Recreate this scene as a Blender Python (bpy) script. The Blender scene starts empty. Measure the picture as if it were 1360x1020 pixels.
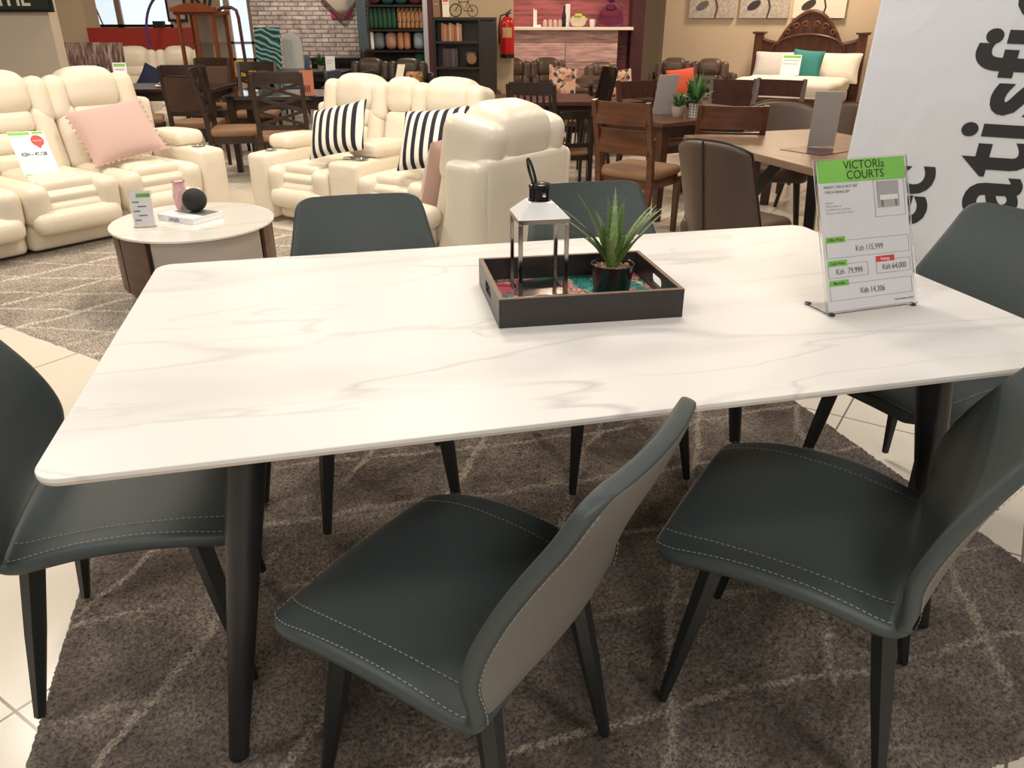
import bpy, bmesh, math, random
import numpy as np
from math import sin, cos, pi, radians as R, atan2, sqrt
from mathutils import Vector, Matrix, Euler
random.seed(7)
rng = np.random.RandomState(5)
SC = bpy.context.scene
COL = SC.collection
CAMH, PITCH, FPX = 1.35, R(25.4), 1022.0

def at(x, y, h):
    u = (x-680)/FPX; v = -(y-510)/FPX
    r = Vector((u, cos(PITCH)+v*sin(PITCH), -sin(PITCH)+v*cos(PITCH)))
    t = (h-CAMH)/r.z
    return Vector((r.x*t, r.y*t, h))
def atd(x, y, d):
    u = (x-680)/FPX; v = -(y-510)/FPX
    r = Vector((u, cos(PITCH)+v*sin(PITCH), -sin(PITCH)+v*cos(PITCH)))
    t = d/r.y
    return Vector((r.x*t, d, CAMH+r.z*t))

# ------------------------------------------------------------------ materials
MATS = {}
def newmat(name):
    m = bpy.data.materials.new(name); m.use_nodes = True
    nt = m.node_tree; b = nt.nodes['Principled BSDF']
    MATS[name] = m
    return m, nt, b
def mat(name, col, rough=.5, metal=0, bump=0, bscale=40, var=0, vscale=6, sheen=0, coat=0, emit=0, spec=.5, stretch=None, detail=4):
    m, nt, b = newmat(name)
    c = (*col, 1)
    b.inputs['Base Color'].default_value = c
    b.inputs['Roughness'].default_value = rough
    b.inputs['Metallic'].default_value = metal
    b.inputs['Specular IOR Level'].default_value = spec
    if sheen: b.inputs['Sheen Weight'].default_value = sheen
    if coat: b.inputs['Coat Weight'].default_value = coat; b.inputs['Coat Roughness'].default_value = .1
    if emit:
        b.inputs['Emission Color'].default_value = c; b.inputs['Emission Strength'].default_value = emit
    if bump or var:
        tc = nt.nodes.new('ShaderNodeTexCoord'); mp = nt.nodes.new('ShaderNodeMapping')
        nt.links.new(tc.outputs['Object'], mp.inputs['Vector'])
        if stretch: mp.inputs['Scale'].default_value = stretch
    if var:
        n = nt.nodes.new('ShaderNodeTexNoise'); n.inputs['Scale'].default_value = vscale; n.inputs['Detail'].default_value = detail
        nt.links.new(mp.outputs[0], n.inputs['Vector'])
        r = nt.nodes.new('ShaderNodeValToRGB')
        r.color_ramp.elements[0].position = .3; r.color_ramp.elements[1].position = .7
        r.color_ramp.elements[0].color = (*[x*(1-var) for x in col], 1)
        r.color_ramp.elements[1].color = (*[min(1, x*(1+var)) for x in col], 1)
        nt.links.new(n.outputs['Fac'], r.inputs['Fac']); nt.links.new(r.outputs['Color'], b.inputs['Base Color'])
    if bump:
        n = nt.nodes.new('ShaderNodeTexNoise'); n.inputs['Scale'].default_value = bscale; n.inputs['Detail'].default_value = 4
        nt.links.new(mp.outputs[0], n.inputs['Vector'])
        bp = nt.nodes.new('ShaderNodeBump'); bp.inputs['Strength'].default_value = bump; bp.inputs['Distance'].default_value = .01
        nt.links.new(n.outputs['Fac'], bp.inputs['Height']); nt.links.new(bp.outputs[0], b.inputs['Normal'])
    return m

LEATHER_C = mat('cream_leather', (.765, .69, .565), .38, bump=.35, bscale=14, var=.03, vscale=4)
CHAIR_L = mat('slate_leatherette', (.043, .056, .056), .5, bump=.12, bscale=350, sheen=.0)
CHAIR_B = mat('grey_leatherette', (.15, .138, .122), .6, bump=.12, bscale=350)
STITCH = mat('stitch_thread', (.27, .28, .26), .7)
BLKMET = mat('black_powder_metal', (.012, .014, .014), .42)
TABLEG = mat('table_leg_metal', (.016, .016, .016), .38)
BLACK = mat('black_plastic', (.01, .01, .01), .4)
BLKGLOSS = mat('black_gloss', (.008, .007, .007), .2)
ESPRESSO = mat('espresso_wood', (.028, .014, .009), .35, var=.3, vscale=8, stretch=(1, 1, 6))
BLKWOOD = mat('black_wood', (.014, .008, .007), .3)
WALNUT = mat('walnut_wood', (.088, .031, .014), .32, var=.3, vscale=7, stretch=(1, 1, 5))
WALNUT_D = mat('dark_walnut_wood', (.062, .022, .013), .33, var=.3, vscale=7, stretch=(6, 1, 1))
BEDWOOD = mat('cherry_wood', (.085, .026, .013), .3, var=.3, vscale=6, stretch=(4, 1, 1))
CABWOOD = mat('orange_wood', (.17, .042, .013), .3, var=.2, vscale=6, stretch=(1, 1, .3))
TANSEAT = mat('tan_upholstery', (.23, .125, .065), .7)
BRNFAB = mat('brown_fabric', (.075, .038, .024), .85, bump=.2, bscale=300)
BRNLEA = mat('brown_leather', (.082, .052, .038), .45, bump=.1, bscale=40)
PIPING = mat('dark_piping', (.012, .008, .007), .4)
BRNSOFA = mat('brown_sofa_leather', (.085, .05, .034), .38, bump=.4, bscale=9)
WALLM = mat('beige_wall_paint', (.60, .47, .33), .8, bump=.05, bscale=80)
PILLM = mat('beige_pillar_paint', (.50, .43, .35), .8, bump=.05, bscale=80)
WHITE = mat('white_paint', (.8, .79, .77), .5)
PAPER = mat('paper', (.90, .92, .96), .5)
GREENP = mat('green_print', (.22, .55, .10), .5)
REDP = mat('red_print', (.65, .06, .05), .5)
INK = mat('ink', (.02, .02, .02), .6)
INKG = mat('grey_ink', (.16, .17, .18), .6)
PALEINK = mat('pale_ink', (.42, .43, .45), .6)
CHROME = mat('chrome', (.75, .75, .76), .12, metal=1)
DKCHROME = mat('dark_steel', (.34, .30, .29), .12, metal=1)
PINK = mat('pink_velvet', (.56, .37, .335), .75, sheen=.4, bump=.15, bscale=60)
PINKV = mat('pink_ceramic', (.72, .45, .45), .4)
MATTBLK = mat('matt_black_ceramic', (.012, .011, .012), .75, bump=.2, bscale=300)
REDWALL = mat('red_partition_paint', (.36, .025, .015), .6)
ORANGE = mat('orange_fabric', (.72, .11, .05), .8)
TEALF = mat('teal_fabric', (.03, .20, .19), .8)
NAVY = mat('navy_fabric', (.008, .013, .05), .8)
BLUEC = mat('blue_chair_leather', (.05, .09, .17), .45)
LINEN = mat('white_linen', (.82, .74, .62), .8, bump=.3, bscale=12)
GREYLIN = mat('grey_linen', (.55, .52, .49), .8, bump=.2, bscale=12)
YELLOW = mat('yellow_plastic', (.75, .52, .06), .5)
SOIL = mat('pebbles_mix', (.30, .17, .11), .8, var=.4, vscale=60)
SOIL2 = mat('pebbles_light', (.45, .31, .22), .8)
ALOE = mat('aloe_green', (.085, .15, .035), .45, var=.35, vscale=25)
ALOE2 = mat('aloe_tip', (.20, .28, .10), .45, var=.3, vscale=30)
LEAF = mat('leaf_green', (.035, .13, .025), .5)
POTG = mat('taupe_ceramic', (.36, .30, .25), .6)
REDEXT = mat('extinguisher_red', (.48, .012, .01), .25)
PALEGREY = mat('pale_grey_card', (.45, .42, .41), .6)
WOODTOP = mat('grey_oak_top', (.175, .105, .068), .42, var=.25, vscale=5, stretch=(1, 7, 1))
MOCHA = mat('mocha_wood', (.11, .058, .04), .35, var=.2, vscale=6, stretch=(1, 1, 4))
TAUPE = mat('taupe_lacquer', (.42, .37, .33), .35)
GREENF = mat('green_cushion_fabric', (.015, .07, .038), .9)
GOLDF = mat('gold_cushion_fabric', (.34, .17, .08), .8, var=.95, vscale=28)
GREYF = mat('grey_cushion_fabric', (.16, .17, .2), .9)
PEACHF = mat('peach_cushion_fabric', (.42, .25, .2), .9)
STEELG = mat('steel_post', (.10, .14, .16), .3, metal=.4)
BRSTEEL = mat('bright_steel_post', (.5, .5, .54), .3, metal=.4)
MAROON = mat('maroon_frame', (.06, .012, .014), .5)
WINDOWL = mat('daylight_pane', (.74, .86, .95), .4, emit=.92)
MIRROR = mat('mirror', (.85, .87, .88), .08, metal=1)
PALEMIR = mat('whitened_mirror', (.88, .90, .92), .45, metal=.35)  # whitish base paints in the window reflection the glass would show

def glass(name, col=(.95, .97, .96), rough=.02, ior=1.45):
    m, nt, b = newmat(name)
    b.inputs['Base Color'].default_value = (*col, 1); b.inputs['Transmission Weight'].default_value = 1
    b.inputs['Roughness'].default_value = rough; b.inputs['IOR'].default_value = ior
    return m
GLASS = glass('clear_glass', (.99, 1, .995), ior=1.22)
ACRYL = glass('acrylic', (.985, .975, .97), .03, 1.08)

def ramp(nt, pts):
    r = nt.nodes.new('ShaderNodeValToRGB'); e = r.color_ramp.elements
    while len(e) < len(pts): e.new(.5)
    for q, (p, c) in zip(e, pts): q.position = p; q.color = (*c, 1) if len(c) == 3 else c
    return r
def math_(nt, op, a, b=None, c=None):
    n = nt.nodes.new('ShaderNodeMath'); n.operation = op
    for i, v in enumerate((a, b, c)):
        if v is None: continue
        if isinstance(v, (int, float)): n.inputs[i].default_value = v
        else: nt.links.new(v, n.inputs[i])
    return n.outputs[0]
def noise(nt, vec, scale, detail=4, rough=.5, out='Fac', dist=0):
    n = nt.nodes.new('ShaderNodeTexNoise'); n.inputs['Scale'].default_value = scale
    n.inputs['Detail'].default_value = detail; n.inputs['Roughness'].default_value = rough
    n.inputs['Distortion'].default_value = dist
    nt.links.new(vec, n.inputs['Vector']); return n.outputs[out]
def coords(nt, loc=(0, 0, 0), rot=(0, 0, 0), scale=(1, 1, 1), gen='Object'):
    tc = nt.nodes.new('ShaderNodeTexCoord'); mp = nt.nodes.new('ShaderNodeMapping')
    mp.inputs['Location'].default_value = loc; mp.inputs['Rotation'].default_value = rot; mp.inputs['Scale'].default_value = scale
    nt.links.new(tc.outputs[gen], mp.inputs['Vector']); return mp.outputs[0]
def mix(nt, fac, a, b, kind='MIX'):
    n = nt.nodes.new('ShaderNodeMix'); n.data_type = 'RGBA'; n.blend_type = kind
    def setv(i, v):
        if isinstance(v, (int, float)): n.inputs[i].default_value = v
        elif isinstance(v, tuple): n.inputs[i].default_value = (*v, 1)
        else: nt.links.new(v, n.inputs[i])
    setv(0, fac); setv(6, a); setv(7, b); return n.outputs[2]

def marble_mat(name, base=(.745, .72, .685), vein=(.40, .385, .375), scale=1.0, rough=.28, coat=.2, amount=1.0):
    m, nt, b = newmat(name)
    v = coords(nt, rot=(0, 0, R(-24)), scale=(1.0*scale, 3.4*scale, 1))
    f = None
    for sc, th, seedo, strg in ((.85, .012, 2.0, .6), (.55, .045, 5.3, .26), (1.3, .008, 9.7, .38), (.75, .016, 14.1, .4)):
        vv = coords(nt, loc=(seedo, seedo*1.7, 0), rot=(0, 0, R(-17)), scale=(.62*scale, 3.0*scale, 1))
        n = noise(nt, vv, sc, 5, .42, dist=.1)
        a = math_(nt, 'ABSOLUTE', math_(nt, 'SUBTRACT', n, .5))
        line = math_(nt, 'SUBTRACT', 1, math_(nt, 'MINIMUM', math_(nt, 'DIVIDE', a, th), 1))
        msk = noise(nt, vv, sc*1.3+.3, 2, .5)
        mk = math_(nt, 'MINIMUM', math_(nt, 'MAXIMUM', math_(nt, 'MULTIPLY', math_(nt, 'SUBTRACT', msk, .40), 7), 0), 1)
        l2 = math_(nt, 'MULTIPLY', math_(nt, 'MULTIPLY', line, mk), strg*amount)
        f = l2 if f is None else math_(nt, 'MAXIMUM', f, l2)
    c = mix(nt, f, base, vein)
    nt.links.new(c, b.inputs['Base Color']); b.inputs['Roughness'].default_value = rough
    b.inputs['Coat Weight'].default_value = coat; b.inputs['Coat Roughness'].default_value = .25
    return m
MARBLE = marble_mat('white_marble_matt', rough=.42, coat=0)
MARBLE2 = marble_mat('white_marble_gloss', base=(.80, .765, .72), scale=2.2, rough=.08, coat=.5, amount=.6)
EDGEM = mat('sintered_edge', (.55, .48, .42), .5)

def rug_mat(name, ang, sp, base_a, base_b, line, lw=.06, dens=1.0):
    m, nt, b = newmat(name)
    v = coords(nt)
    wob = noise(nt, v, 2.2, 3, .5, 'Color')
    add = nt.nodes.new('ShaderNodeVectorMath'); add.operation = 'MULTIPLY_ADD'
    nt.links.new(wob, add.inputs[0]); add.inputs[1].default_value = (.17, .17, 0); nt.links.new(v, add.inputs[2])
    jit = noise(nt, v, 90, 2, .6, 'Color')
    add2 = nt.nodes.new('ShaderNodeVectorMath'); add2.operation = 'MULTIPLY_ADD'
    nt.links.new(jit, add2.inputs[0]); add2.inputs[1].default_value = (.035, .035, 0); nt.links.new(add.outputs[0], add2.inputs[2])
    f = None
    for k, a in enumerate(ang):
        dt = nt.nodes.new('ShaderNodeVectorMath'); dt.operation = 'DOT_PRODUCT'
        nt.links.new(add2.outputs[0], dt.inputs[0]); dt.inputs[1].default_value = (-sin(R(a)), cos(R(a)), 0)
        fr = math_(nt, 'FRACT', math_(nt, 'DIVIDE', math_(nt, 'ADD', dt.outputs['Value'], 20+.1*k), sp[k]))
        d = math_(nt, 'ABSOLUTE', math_(nt, 'SUBTRACT', fr, .5))
        l = math_(nt, 'SUBTRACT', 1, math_(nt, 'MINIMUM', math_(nt, 'DIVIDE', d, lw), 1))
        l = math_(nt, 'MINIMUM', math_(nt, 'MULTIPLY', l, 2), 1)
        mk = noise(nt, coords(nt, loc=(3+7*k, 1, 0)), 1.7, 2, .5)
        mk = math_(nt, 'MINIMUM', math_(nt, 'MAXIMUM', math_(nt, 'MULTIPLY', math_(nt, 'SUBTRACT', mk, .45-.08*dens), 9), .12), 1)
        l = math_(nt, 'MULTIPLY', l, mk)
        f = l if f is None else math_(nt, 'MAXIMUM', f, l)
    big = noise(nt, v, 2.6, 5, .65)
    r1 = ramp(nt, [(.38, base_a), (.66, base_b)]); nt.links.new(big, r1.inputs['Fac'])
    fine = noise(nt, v, 125, 4, .75)
    r2 = ramp(nt, [(.37, (.22, .21, .20)), (.63, (2.0, 1.96, 1.9))]); nt.links.new(fine, r2.inputs['Fac'])
    c = mix(nt, math_(nt, 'MULTIPLY', f, .5), r1.outputs['Color'], line)
    c = mix(nt, 1.0, c, r2.outputs['Color'], 'MULTIPLY')
    nt.links.new(c, b.inputs['Base Color']); b.inputs['Roughness'].default_value = .95
    b.inputs['Specular IOR Level'].default_value = .15; b.inputs['Sheen Weight'].default_value = .25
    bp = nt.nodes.new('ShaderNodeBump'); bp.inputs['Strength'].default_value = .9; bp.inputs['Distance'].default_value = .012
    nt.links.new(fine, bp.inputs['Height']); nt.links.new(bp.outputs[0], b.inputs['Normal'])
    return m
RUG1 = rug_mat('brown_shag', (58, -3), (.36, .30), (.072, .047, .033), (.25, .205, .170), (.46, .395, .32), .038)
RUG2 = rug_mat('grey_beige_shag', (84, 28), (.42, .26), (.30, .25, .205), (.48, .41, .345), (.86, .77, .66), .05, 1.6)

def tile_mat():
    m, nt, b = newmat('cream_tile')
    v = coords(nt, loc=(.35, .18, 0), rot=(0, 0, R(33)))
    br = nt.nodes.new('ShaderNodeTexBrick'); nt.links.new(v, br.inputs['Vector'])
    br.offset = 0; br.inputs['Scale'].default_value = 1; br.inputs['Brick Width'].default_value = .6; br.inputs['Row Height'].default_value = .6
    br.inputs['Mortar Size'].default_value = .0035; br.inputs['Mortar Smooth'].default_value = .1
    br.inputs['Color1'].default_value = (.745, .67, .57, 1); br.inputs['Color2'].default_value = (.765, .69, .59, 1); br.inputs['Mortar'].default_value = (.20, .15, .11, 1)
    n = noise(nt, v, 1.5, 4)
    r = ramp(nt, [(.3, (.93, .93, .93)), (.7, (1, 1, 1))]); nt.links.new(n, r.inputs['Fac'])
    c = mix(nt, 1.0, br.outputs['Color'], r.outputs['Color'], 'MULTIPLY')
    nt.links.new(c, b.inputs['Base Color']); b.inputs['Roughness'].default_value = .22; b.inputs['Specular IOR Level'].default_value = .35
    return m
TILE = tile_mat()
def brick_mat():
    m, nt, b = newmat('whitewashed_brick')
    v = coords(nt, rot=(R(-90), 0, 0))
    br = nt.nodes.new('ShaderNodeTexBrick'); nt.links.new(v, br.inputs['Vector'])
    br.inputs['Scale'].default_value = 1; br.inputs['Brick Width'].default_value = .235; br.inputs['Row Height'].default_value = .07
    br.inputs['Mortar Size'].default_value = .013; br.inputs['Mortar Smooth'].default_value = .5; br.inputs['Bias'].default_value = .1
    br.inputs['Color1'].default_value = (.62, .54, .49, 1); br.inputs['Color2'].default_value = (.42, .36, .34, 1); br.inputs['Mortar'].default_value = (.20, .16, .16, 1)
    n = noise(nt, v, 9, 4, .6)
    r = ramp(nt, [(.3, (.62, .62, .64)), (.62, (1.25, 1.22, 1.2))]); nt.links.new(n, r.inputs['Fac'])
    nt.links.new(mix(nt, 1.0, br.outputs['Color'], r.outputs['Color'], 'MULTIPLY'), b.inputs['Base Color'])
    b.inputs['Roughness'].default_value = .8
    return m
BRICK = brick_mat()
def plank_mat(name, c1, c2, h=.26, red=0):
    m, nt, b = newmat(name)
    v = coords(nt, rot=(R(-90), 0, 0))
    br = nt.nodes.new('ShaderNodeTexBrick'); nt.links.new(v, br.inputs['Vector'])
    br.inputs['Scale'].default_value = 1; br.inputs['Brick Width'].default_value = 2.6; br.inputs['Row Height'].default_value = h
    br.inputs['Mortar Size'].default_value = .006
    br.inputs['Color1'].default_value = (*c1, 1); br.inputs['Color2'].default_value = (*c2, 1); br.inputs['Mortar'].default_value = (*[x*.3 for x in c1], 1)
    n = noise(nt, coords(nt, scale=(1.2, 1, 9)), 2.4, 5, .62)
    r = ramp(nt, [(.3, (.45, .42, .42)), (.6, (1.15, 1.12, 1.12))]); nt.links.new(n, r.inputs['Fac'])
    nt.links.new(mix(nt, 1.0, br.outputs['Color'], r.outputs['Color'], 'MULTIPLY'), b.inputs['Base Color'])
    b.inputs['Roughness'].default_value = .4
    return m
PLANKP = plank_mat('whitewashed_pink_planks', (.62, .40, .36), (.55, .34, .30))
PLANKR = plank_mat('red_stained_planks', (.36, .10, .10), (.30, .075, .08), .2)
def stripe_mat():
    m, nt, b = newmat('black_white_stripes')
    v = coords(nt)
    s = nt.nodes.new('ShaderNodeSeparateXYZ'); nt.links.new(v, s.inputs[0])
    fr = math_(nt, 'FRACT', math_(nt, 'ADD', math_(nt, 'DIVIDE', s.outputs[0], .066), 10.25))
    st = math_(nt, 'GREATER_THAN', fr, .52)
    nt.links.new(mix(nt, st, (.80, .74, .66), (.008, .008, .018)), b.inputs['Base Color']); b.inputs['Roughness'].default_value = .85
    return m
STRIPE = stripe_mat()
def patch_mat(name, cols, scale=18, ang=35):
    m, nt, b = newmat(name)
    v = coords(nt, rot=(0, 0, R(ang)))
    vo = nt.nodes.new('ShaderNodeTexVoronoi'); vo.distance = 'CHEBYCHEV'; vo.inputs['Scale'].default_value = scale; vo.inputs['Randomness'].default_value = .6
    nt.links.new(v, vo.inputs['Vector'])
    s = nt.nodes.new('ShaderNodeSeparateColor'); nt.links.new(vo.outputs['Color'], s.inputs[0])
    r = ramp(nt, [(i/len(cols), c) for i, c in enumerate(cols)]); r.color_ramp.interpolation = 'CONSTANT'
    nt.links.new(s.outputs[0], r.inputs['Fac']); nt.links.new(r.outputs['Color'], b.inputs['Base Color']); b.inputs['Roughness'].default_value = .85
    return m
PATCH = patch_mat('geometric_print_fabric', [(.62, .42, .33), (.66, .34, .2), (.05, .04, .06), (.6, .45, .36), (.35, .2, .14), (.62, .42, .33)], 20)
def floral_mat():
    m, nt, b = newmat('tropical_print')
    v = coords(nt)
    wob = noise(nt, v, 14, 2, .5, 'Color')
    add = nt.nodes.new('ShaderNodeVectorMath'); add.operation = 'MULTIPLY_ADD'
    nt.links.new(wob, add.inputs[0]); add.inputs[1].default_value = (.03, .03, 0); nt.links.new(v, add.inputs[2])
    vo = nt.nodes.new('ShaderNodeTexVoronoi'); vo.inputs['Scale'].default_value = 24; nt.links.new(add.outputs[0], vo.inputs['Vector'])
    s = nt.nodes.new('ShaderNodeSeparateColor'); nt.links.new(vo.outputs['Color'], s.inputs[0])
    r = ramp(nt, [(0, (.02, .30, .26)), (.3, (.72, .33, .27)), (.55, (.80, .50, .38)), (.75, (.62, .05, .10)), (.88, (.04, .42, .36))]); r.color_ramp.interpolation = 'CONSTANT'
    nt.links.new(s.outputs[0], r.inputs['Fac'])
    # petal rings inside every bloom
    rg = math_(nt, 'FRACT', math_(nt, 'MULTIPLY', vo.outputs['Distance'], 4.5))
    ln = math_(nt, 'LESS_THAN', rg, .22)
    vo2 = nt.nodes.new('ShaderNodeTexVoronoi'); vo2.feature = 'DISTANCE_TO_EDGE'; vo2.inputs['Scale'].default_value = 42; nt.links.new(add.outputs[0], vo2.inputs['Vector'])
    l2 = math_(nt, 'LESS_THAN', vo2.outputs['Distance'], .06)
    c = mix(nt, math_(nt, 'MULTIPLY', math_(nt, 'MAXIMUM', ln, l2), .8), r.outputs['Color'], (.02, .03, .03))
    nt.links.new(c, b.inputs['Base Color']); b.inputs['Roughness'].default_value = .35
    return m
FLORAL = floral_mat()
def swirl_mat():
    m, nt, b = newmat('teal_swirl_canvas')
    w = nt.nodes.new('ShaderNodeTexWave'); w.wave_type = 'RINGS'; w.rings_direction = 'SPHERICAL'; w.inputs['Scale'].default_value = 4.2; w.inputs['Distortion'].default_value = 9; w.inputs['Detail'].default_value = 1; w.inputs['Detail Scale'].default_value = .8
    nt.links.new(coords(nt, loc=(.3, 0, -.2)), w.inputs['Vector'])
    r = ramp(nt, [(.0, (.01, .05, .06)), (.45, (.02, .22, .22)), (.8, (.06, .35, .34)), (.95, (.55, .65, .6))])
    nt.links.new(w.outputs['Fac'], r.inputs['Fac']); nt.links.new(r.outputs['Color'], b.inputs['Base Color']); b.inputs['Roughness'].default_value = .5
    return m
SWIRL = swirl_mat()
def canvas_mat():
    m, nt, b = newmat('mottled_grey_canvas')
    n = noise(nt, coords(nt), 30, 5, .7); r = ramp(nt, [(.3, (.30, .26, .23)), (.7, (.62, .55, .48))])
    nt.links.new(n, r.inputs['Fac']); nt.links.new(r.outputs['Color'], b.inputs['Base Color'])
    return m
CANVAS = canvas_mat()
def bark_mat():
    m, nt, b = newmat('streaked_brown_canvas')
    n = noise(nt, coords(nt, rot=(0, R(25), 0), scale=(5, 1, 1)), 5, 5, .7); r = ramp(nt, [(.35, (.03, .02, .025)), (.5, (.15, .09, .08)), (.66, (.42, .34, .3))])
    nt.links.new(n, r.inputs['Fac']); nt.links.new(r.outputs['Color'], b.inputs['Base Color'])
    return m
BARK = bark_mat()
def zig_mat():
    m, nt, b = newmat('triangle_pot_pattern')
    v = coords(nt, gen='UV'); s = nt.nodes.new('ShaderNodeSeparateXYZ'); nt.links.new(v, s.inputs[0])
    fx = math_(nt, 'ABSOLUTE', math_(nt, 'SUBTRACT', math_(nt, 'FRACT', math_(nt, 'MULTIPLY', s.outputs[0], 14)), .5))
    fy = math_(nt, 'FRACT', math_(nt, 'MULTIPLY', s.outputs[1], 5))
    t = math_(nt, 'GREATER_THAN', math_(nt, 'MULTIPLY', fx, 2), fy)
    nt.links.new(mix(nt, t, (.12, .12, .12), (.6, .57, .52)), b.inputs['Base Color'])
    return m
ZIG = zig_mat()
def banner_mat():
    m, nt, b = newmat('silvery_banner_film')
    v = coords(nt, scale=(1, 1, .5))
    n = noise(nt, v, 3.5, 4, .55, dist=1.5)
    b.inputs['Base Color'].default_value = (.70, .71, .73, 1)
    b.inputs['Metallic'].default_value = .0; b.inputs['Roughness'].default_value = .26; b.inputs['Specular IOR Level'].default_value = .8
    bp = nt.nodes.new('ShaderNodeBump'); bp.inputs['Strength'].default_value = .30; bp.inputs['Distance'].default_value = .03
    n2 = noise(nt, coords(nt), 160, 2, .5)
    h = math_(nt, 'ADD', n, math_(nt, 'MULTIPLY', n2, .02))
    nt.links.new(h, bp.inputs['Height']); nt.links.new(bp.outputs[0], b.inputs['Normal'])
    return m
BANNER = banner_mat()

# ------------------------------------------------------------------ mesh helpers
class B:
    def __init__(s): s.v = []; s.f = []
    def add(s, vs, fs, M=None):
        o = len(s.v)
        s.v += [tuple(M @ Vector(v)) if M is not None else tuple(v) for v in vs]
        s.f += [tuple(i+o for i in f) for f in fs]
        return s
    def box(s, lo, hi, M=None):
        x0, y0, z0 = lo; x1, y1, z1 = hi
        vs = [(x0, y0, z0), (x1, y0, z0), (x1, y1, z0), (x0, y1, z0), (x0, y0, z1), (x1, y0, z1), (x1, y1, z1), (x0, y1, z1)]
        return s.add(vs, [(0, 3, 2, 1), (4, 5, 6, 7), (0, 1, 5, 4), (1, 2, 6, 5), (2, 3, 7, 6), (3, 0, 4, 7)], M)
    def cbox(s, c, size, rot=(0, 0, 0), M=None):
        T = Matrix.Translation(c) @ Euler(rot).to_matrix().to_4x4()
        if M is not None: T = M @ T
        h = [x/2 for x in size]
        return s.box([-x for x in h], h, T)
    def tube(s, pts, rs, seg=10, caps=True):
        pts = [Vector(p) for p in pts]
        if isinstance(rs, (int, float)): rs = [rs]*len(pts)
        vs = []; fs = []
        up = None
        for i, p in enumerate(pts):
            d = (pts[min(i+1, len(pts)-1)]-pts[max(i-1, 0)])
            if d.length < 1e-9: d = Vector((0, 0, 1))
            d.normalize()
            if up is None:
                a = Vector((0, 0, 1)) if abs(d.z) < .9 else Vector((1, 0, 0))
                up = (a-d*a.dot(d)).normalized()
            else:
                up = (up-d*up.dot(d)).normalized()
            w = d.cross(up)
            for k in range(seg):
                t = 2*pi*k/seg + (pi/4 if seg == 4 else 0)
                vs.append(p+(up*cos(t)+w*sin(t))*rs[i])
        for i in range(len(pts)-1):
            for k in range(seg):
                a = i*seg+k; b = i*seg+(k+1) % seg
                fs.append((a, b, b+seg, a+seg))
        if caps:
            fs.append(tuple(range(seg-1, -1, -1))); o = (len(pts)-1)*seg; fs.append(tuple(o+k for k in range(seg)))
        return s.add(vs, fs)
    def lathe(s, prof, seg=28, c=(0, 0, 0), sx=1, sy=1, M=None):
        vs = []; fs = []
        for r, z in prof:
            for k in range(seg):
                t = 2*pi*k/seg; vs.append((c[0]+r*cos(t)*sx, c[1]+r*sin(t)*sy, c[2]+z))
        n = len(prof)
        for i in range(n-1):
            for k in range(seg):
                a = i*seg+k; b = i*seg+(k+1) % seg
                fs.append((a, b, b+seg, a+seg))
        if prof[0][0] > 1e-6: fs.append(tuple(range(seg-1, -1, -1)))
        if prof[-1][0] > 1e-6: fs.append(tuple((n-1)*seg+k for k in range(seg)))
        return s.add(vs, fs, M)
    def prism(s, poly, z0, z1, M=None):
        n = len(poly)
        vs = [(x, y, z0) for x, y in poly]+[(x, y, z1) for x, y in poly]
        fs = [tuple(range(n-1, -1, -1)), tuple(range(n, 2*n))]+[(i, (i+1) % n, n+(i+1) % n, n+i) for i in range(n)]
        return s.add(vs, fs, M)
    def grid(s, fn, nu, nv, M=None, closeu=False):
        vs = [fn(i/nu, j/nv) for j in range(nv+1) for i in range(nu+1)]
        fs = [(j*(nu+1)+i, j*(nu+1)+i+1, (j+1)*(nu+1)+i+1, (j+1)*(nu+1)+i) for j in range(nv) for i in range(nu)]
        return s.add(vs, fs, M)
    def rbox(s, size, r=.04, loc=(0, 0, 0), rot=(0, 0, 0), k=3, m=4, fn=None, M=None, puff=0):
        h = [x/2 for x in size]; r = min(r, min(h)*.999)
        ax = []
        for a in h:
            e = [-a + r*(1-cos(i/k*pi/2)) for i in range(k)]
            mid = [-a+r+(2*a-2*r)*i/m for i in range(m+1)]
            ax.append(e+mid+[-x for x in reversed(e)])
        n = len(ax[0])-1
        idx = {}; vs = []; fs = []
        def V_(i, j, l):
            key = (i, j, l)
            if key not in idx:
                p = Vector((ax[0][i], ax[1][j], ax[2][l]))
                q = Vector([max(-(h[c]-r), min(h[c]-r, p[c])) for c in range(3)])
                d = p-q
                if d.length > 1e-9: p = q+d.normalized()*r
                if puff:
                    g = (1-(p.x/h[0])**2)*(1-(p.y/h[1])**2)
                    p.z += (1 if p.z > 0 else -1)*puff*max(0, g)
                if fn: p = Vector(fn(p))
                idx[key] = len(vs); vs.append(p)
            return idx[key]
        for i in range(n):
            for j in range(n):
                fs.append((V_(i, j, 0), V_(i, j+1, 0), V_(i+1, j+1, 0), V_(i+1, j, 0)))
                fs.append((V_(i, j, n), V_(i+1, j, n), V_(i+1, j+1, n), V_(i, j+1, n)))
                fs.append((V_(i, 0, j), V_(i+1, 0, j), V_(i+1, 0, j+1), V_(i, 0, j+1)))
                fs.append((V_(i, n, j), V_(i, n, j+1), V_(i+1, n, j+1), V_(i+1, n, j)))
                fs.append((V_(0, i, j), V_(0, i, j+1), V_(0, i+1, j+1), V_(0, i+1, j)))
                fs.append((V_(n, i, j), V_(n, i+1, j), V_(n, i+1, j+1), V_(n, i, j+1)))
        T = Matrix.Translation(loc) @ Euler(rot).to_matrix().to_4x4()
        if M is not None: T = M @ T
        return s.add(vs, fs, T)

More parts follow.
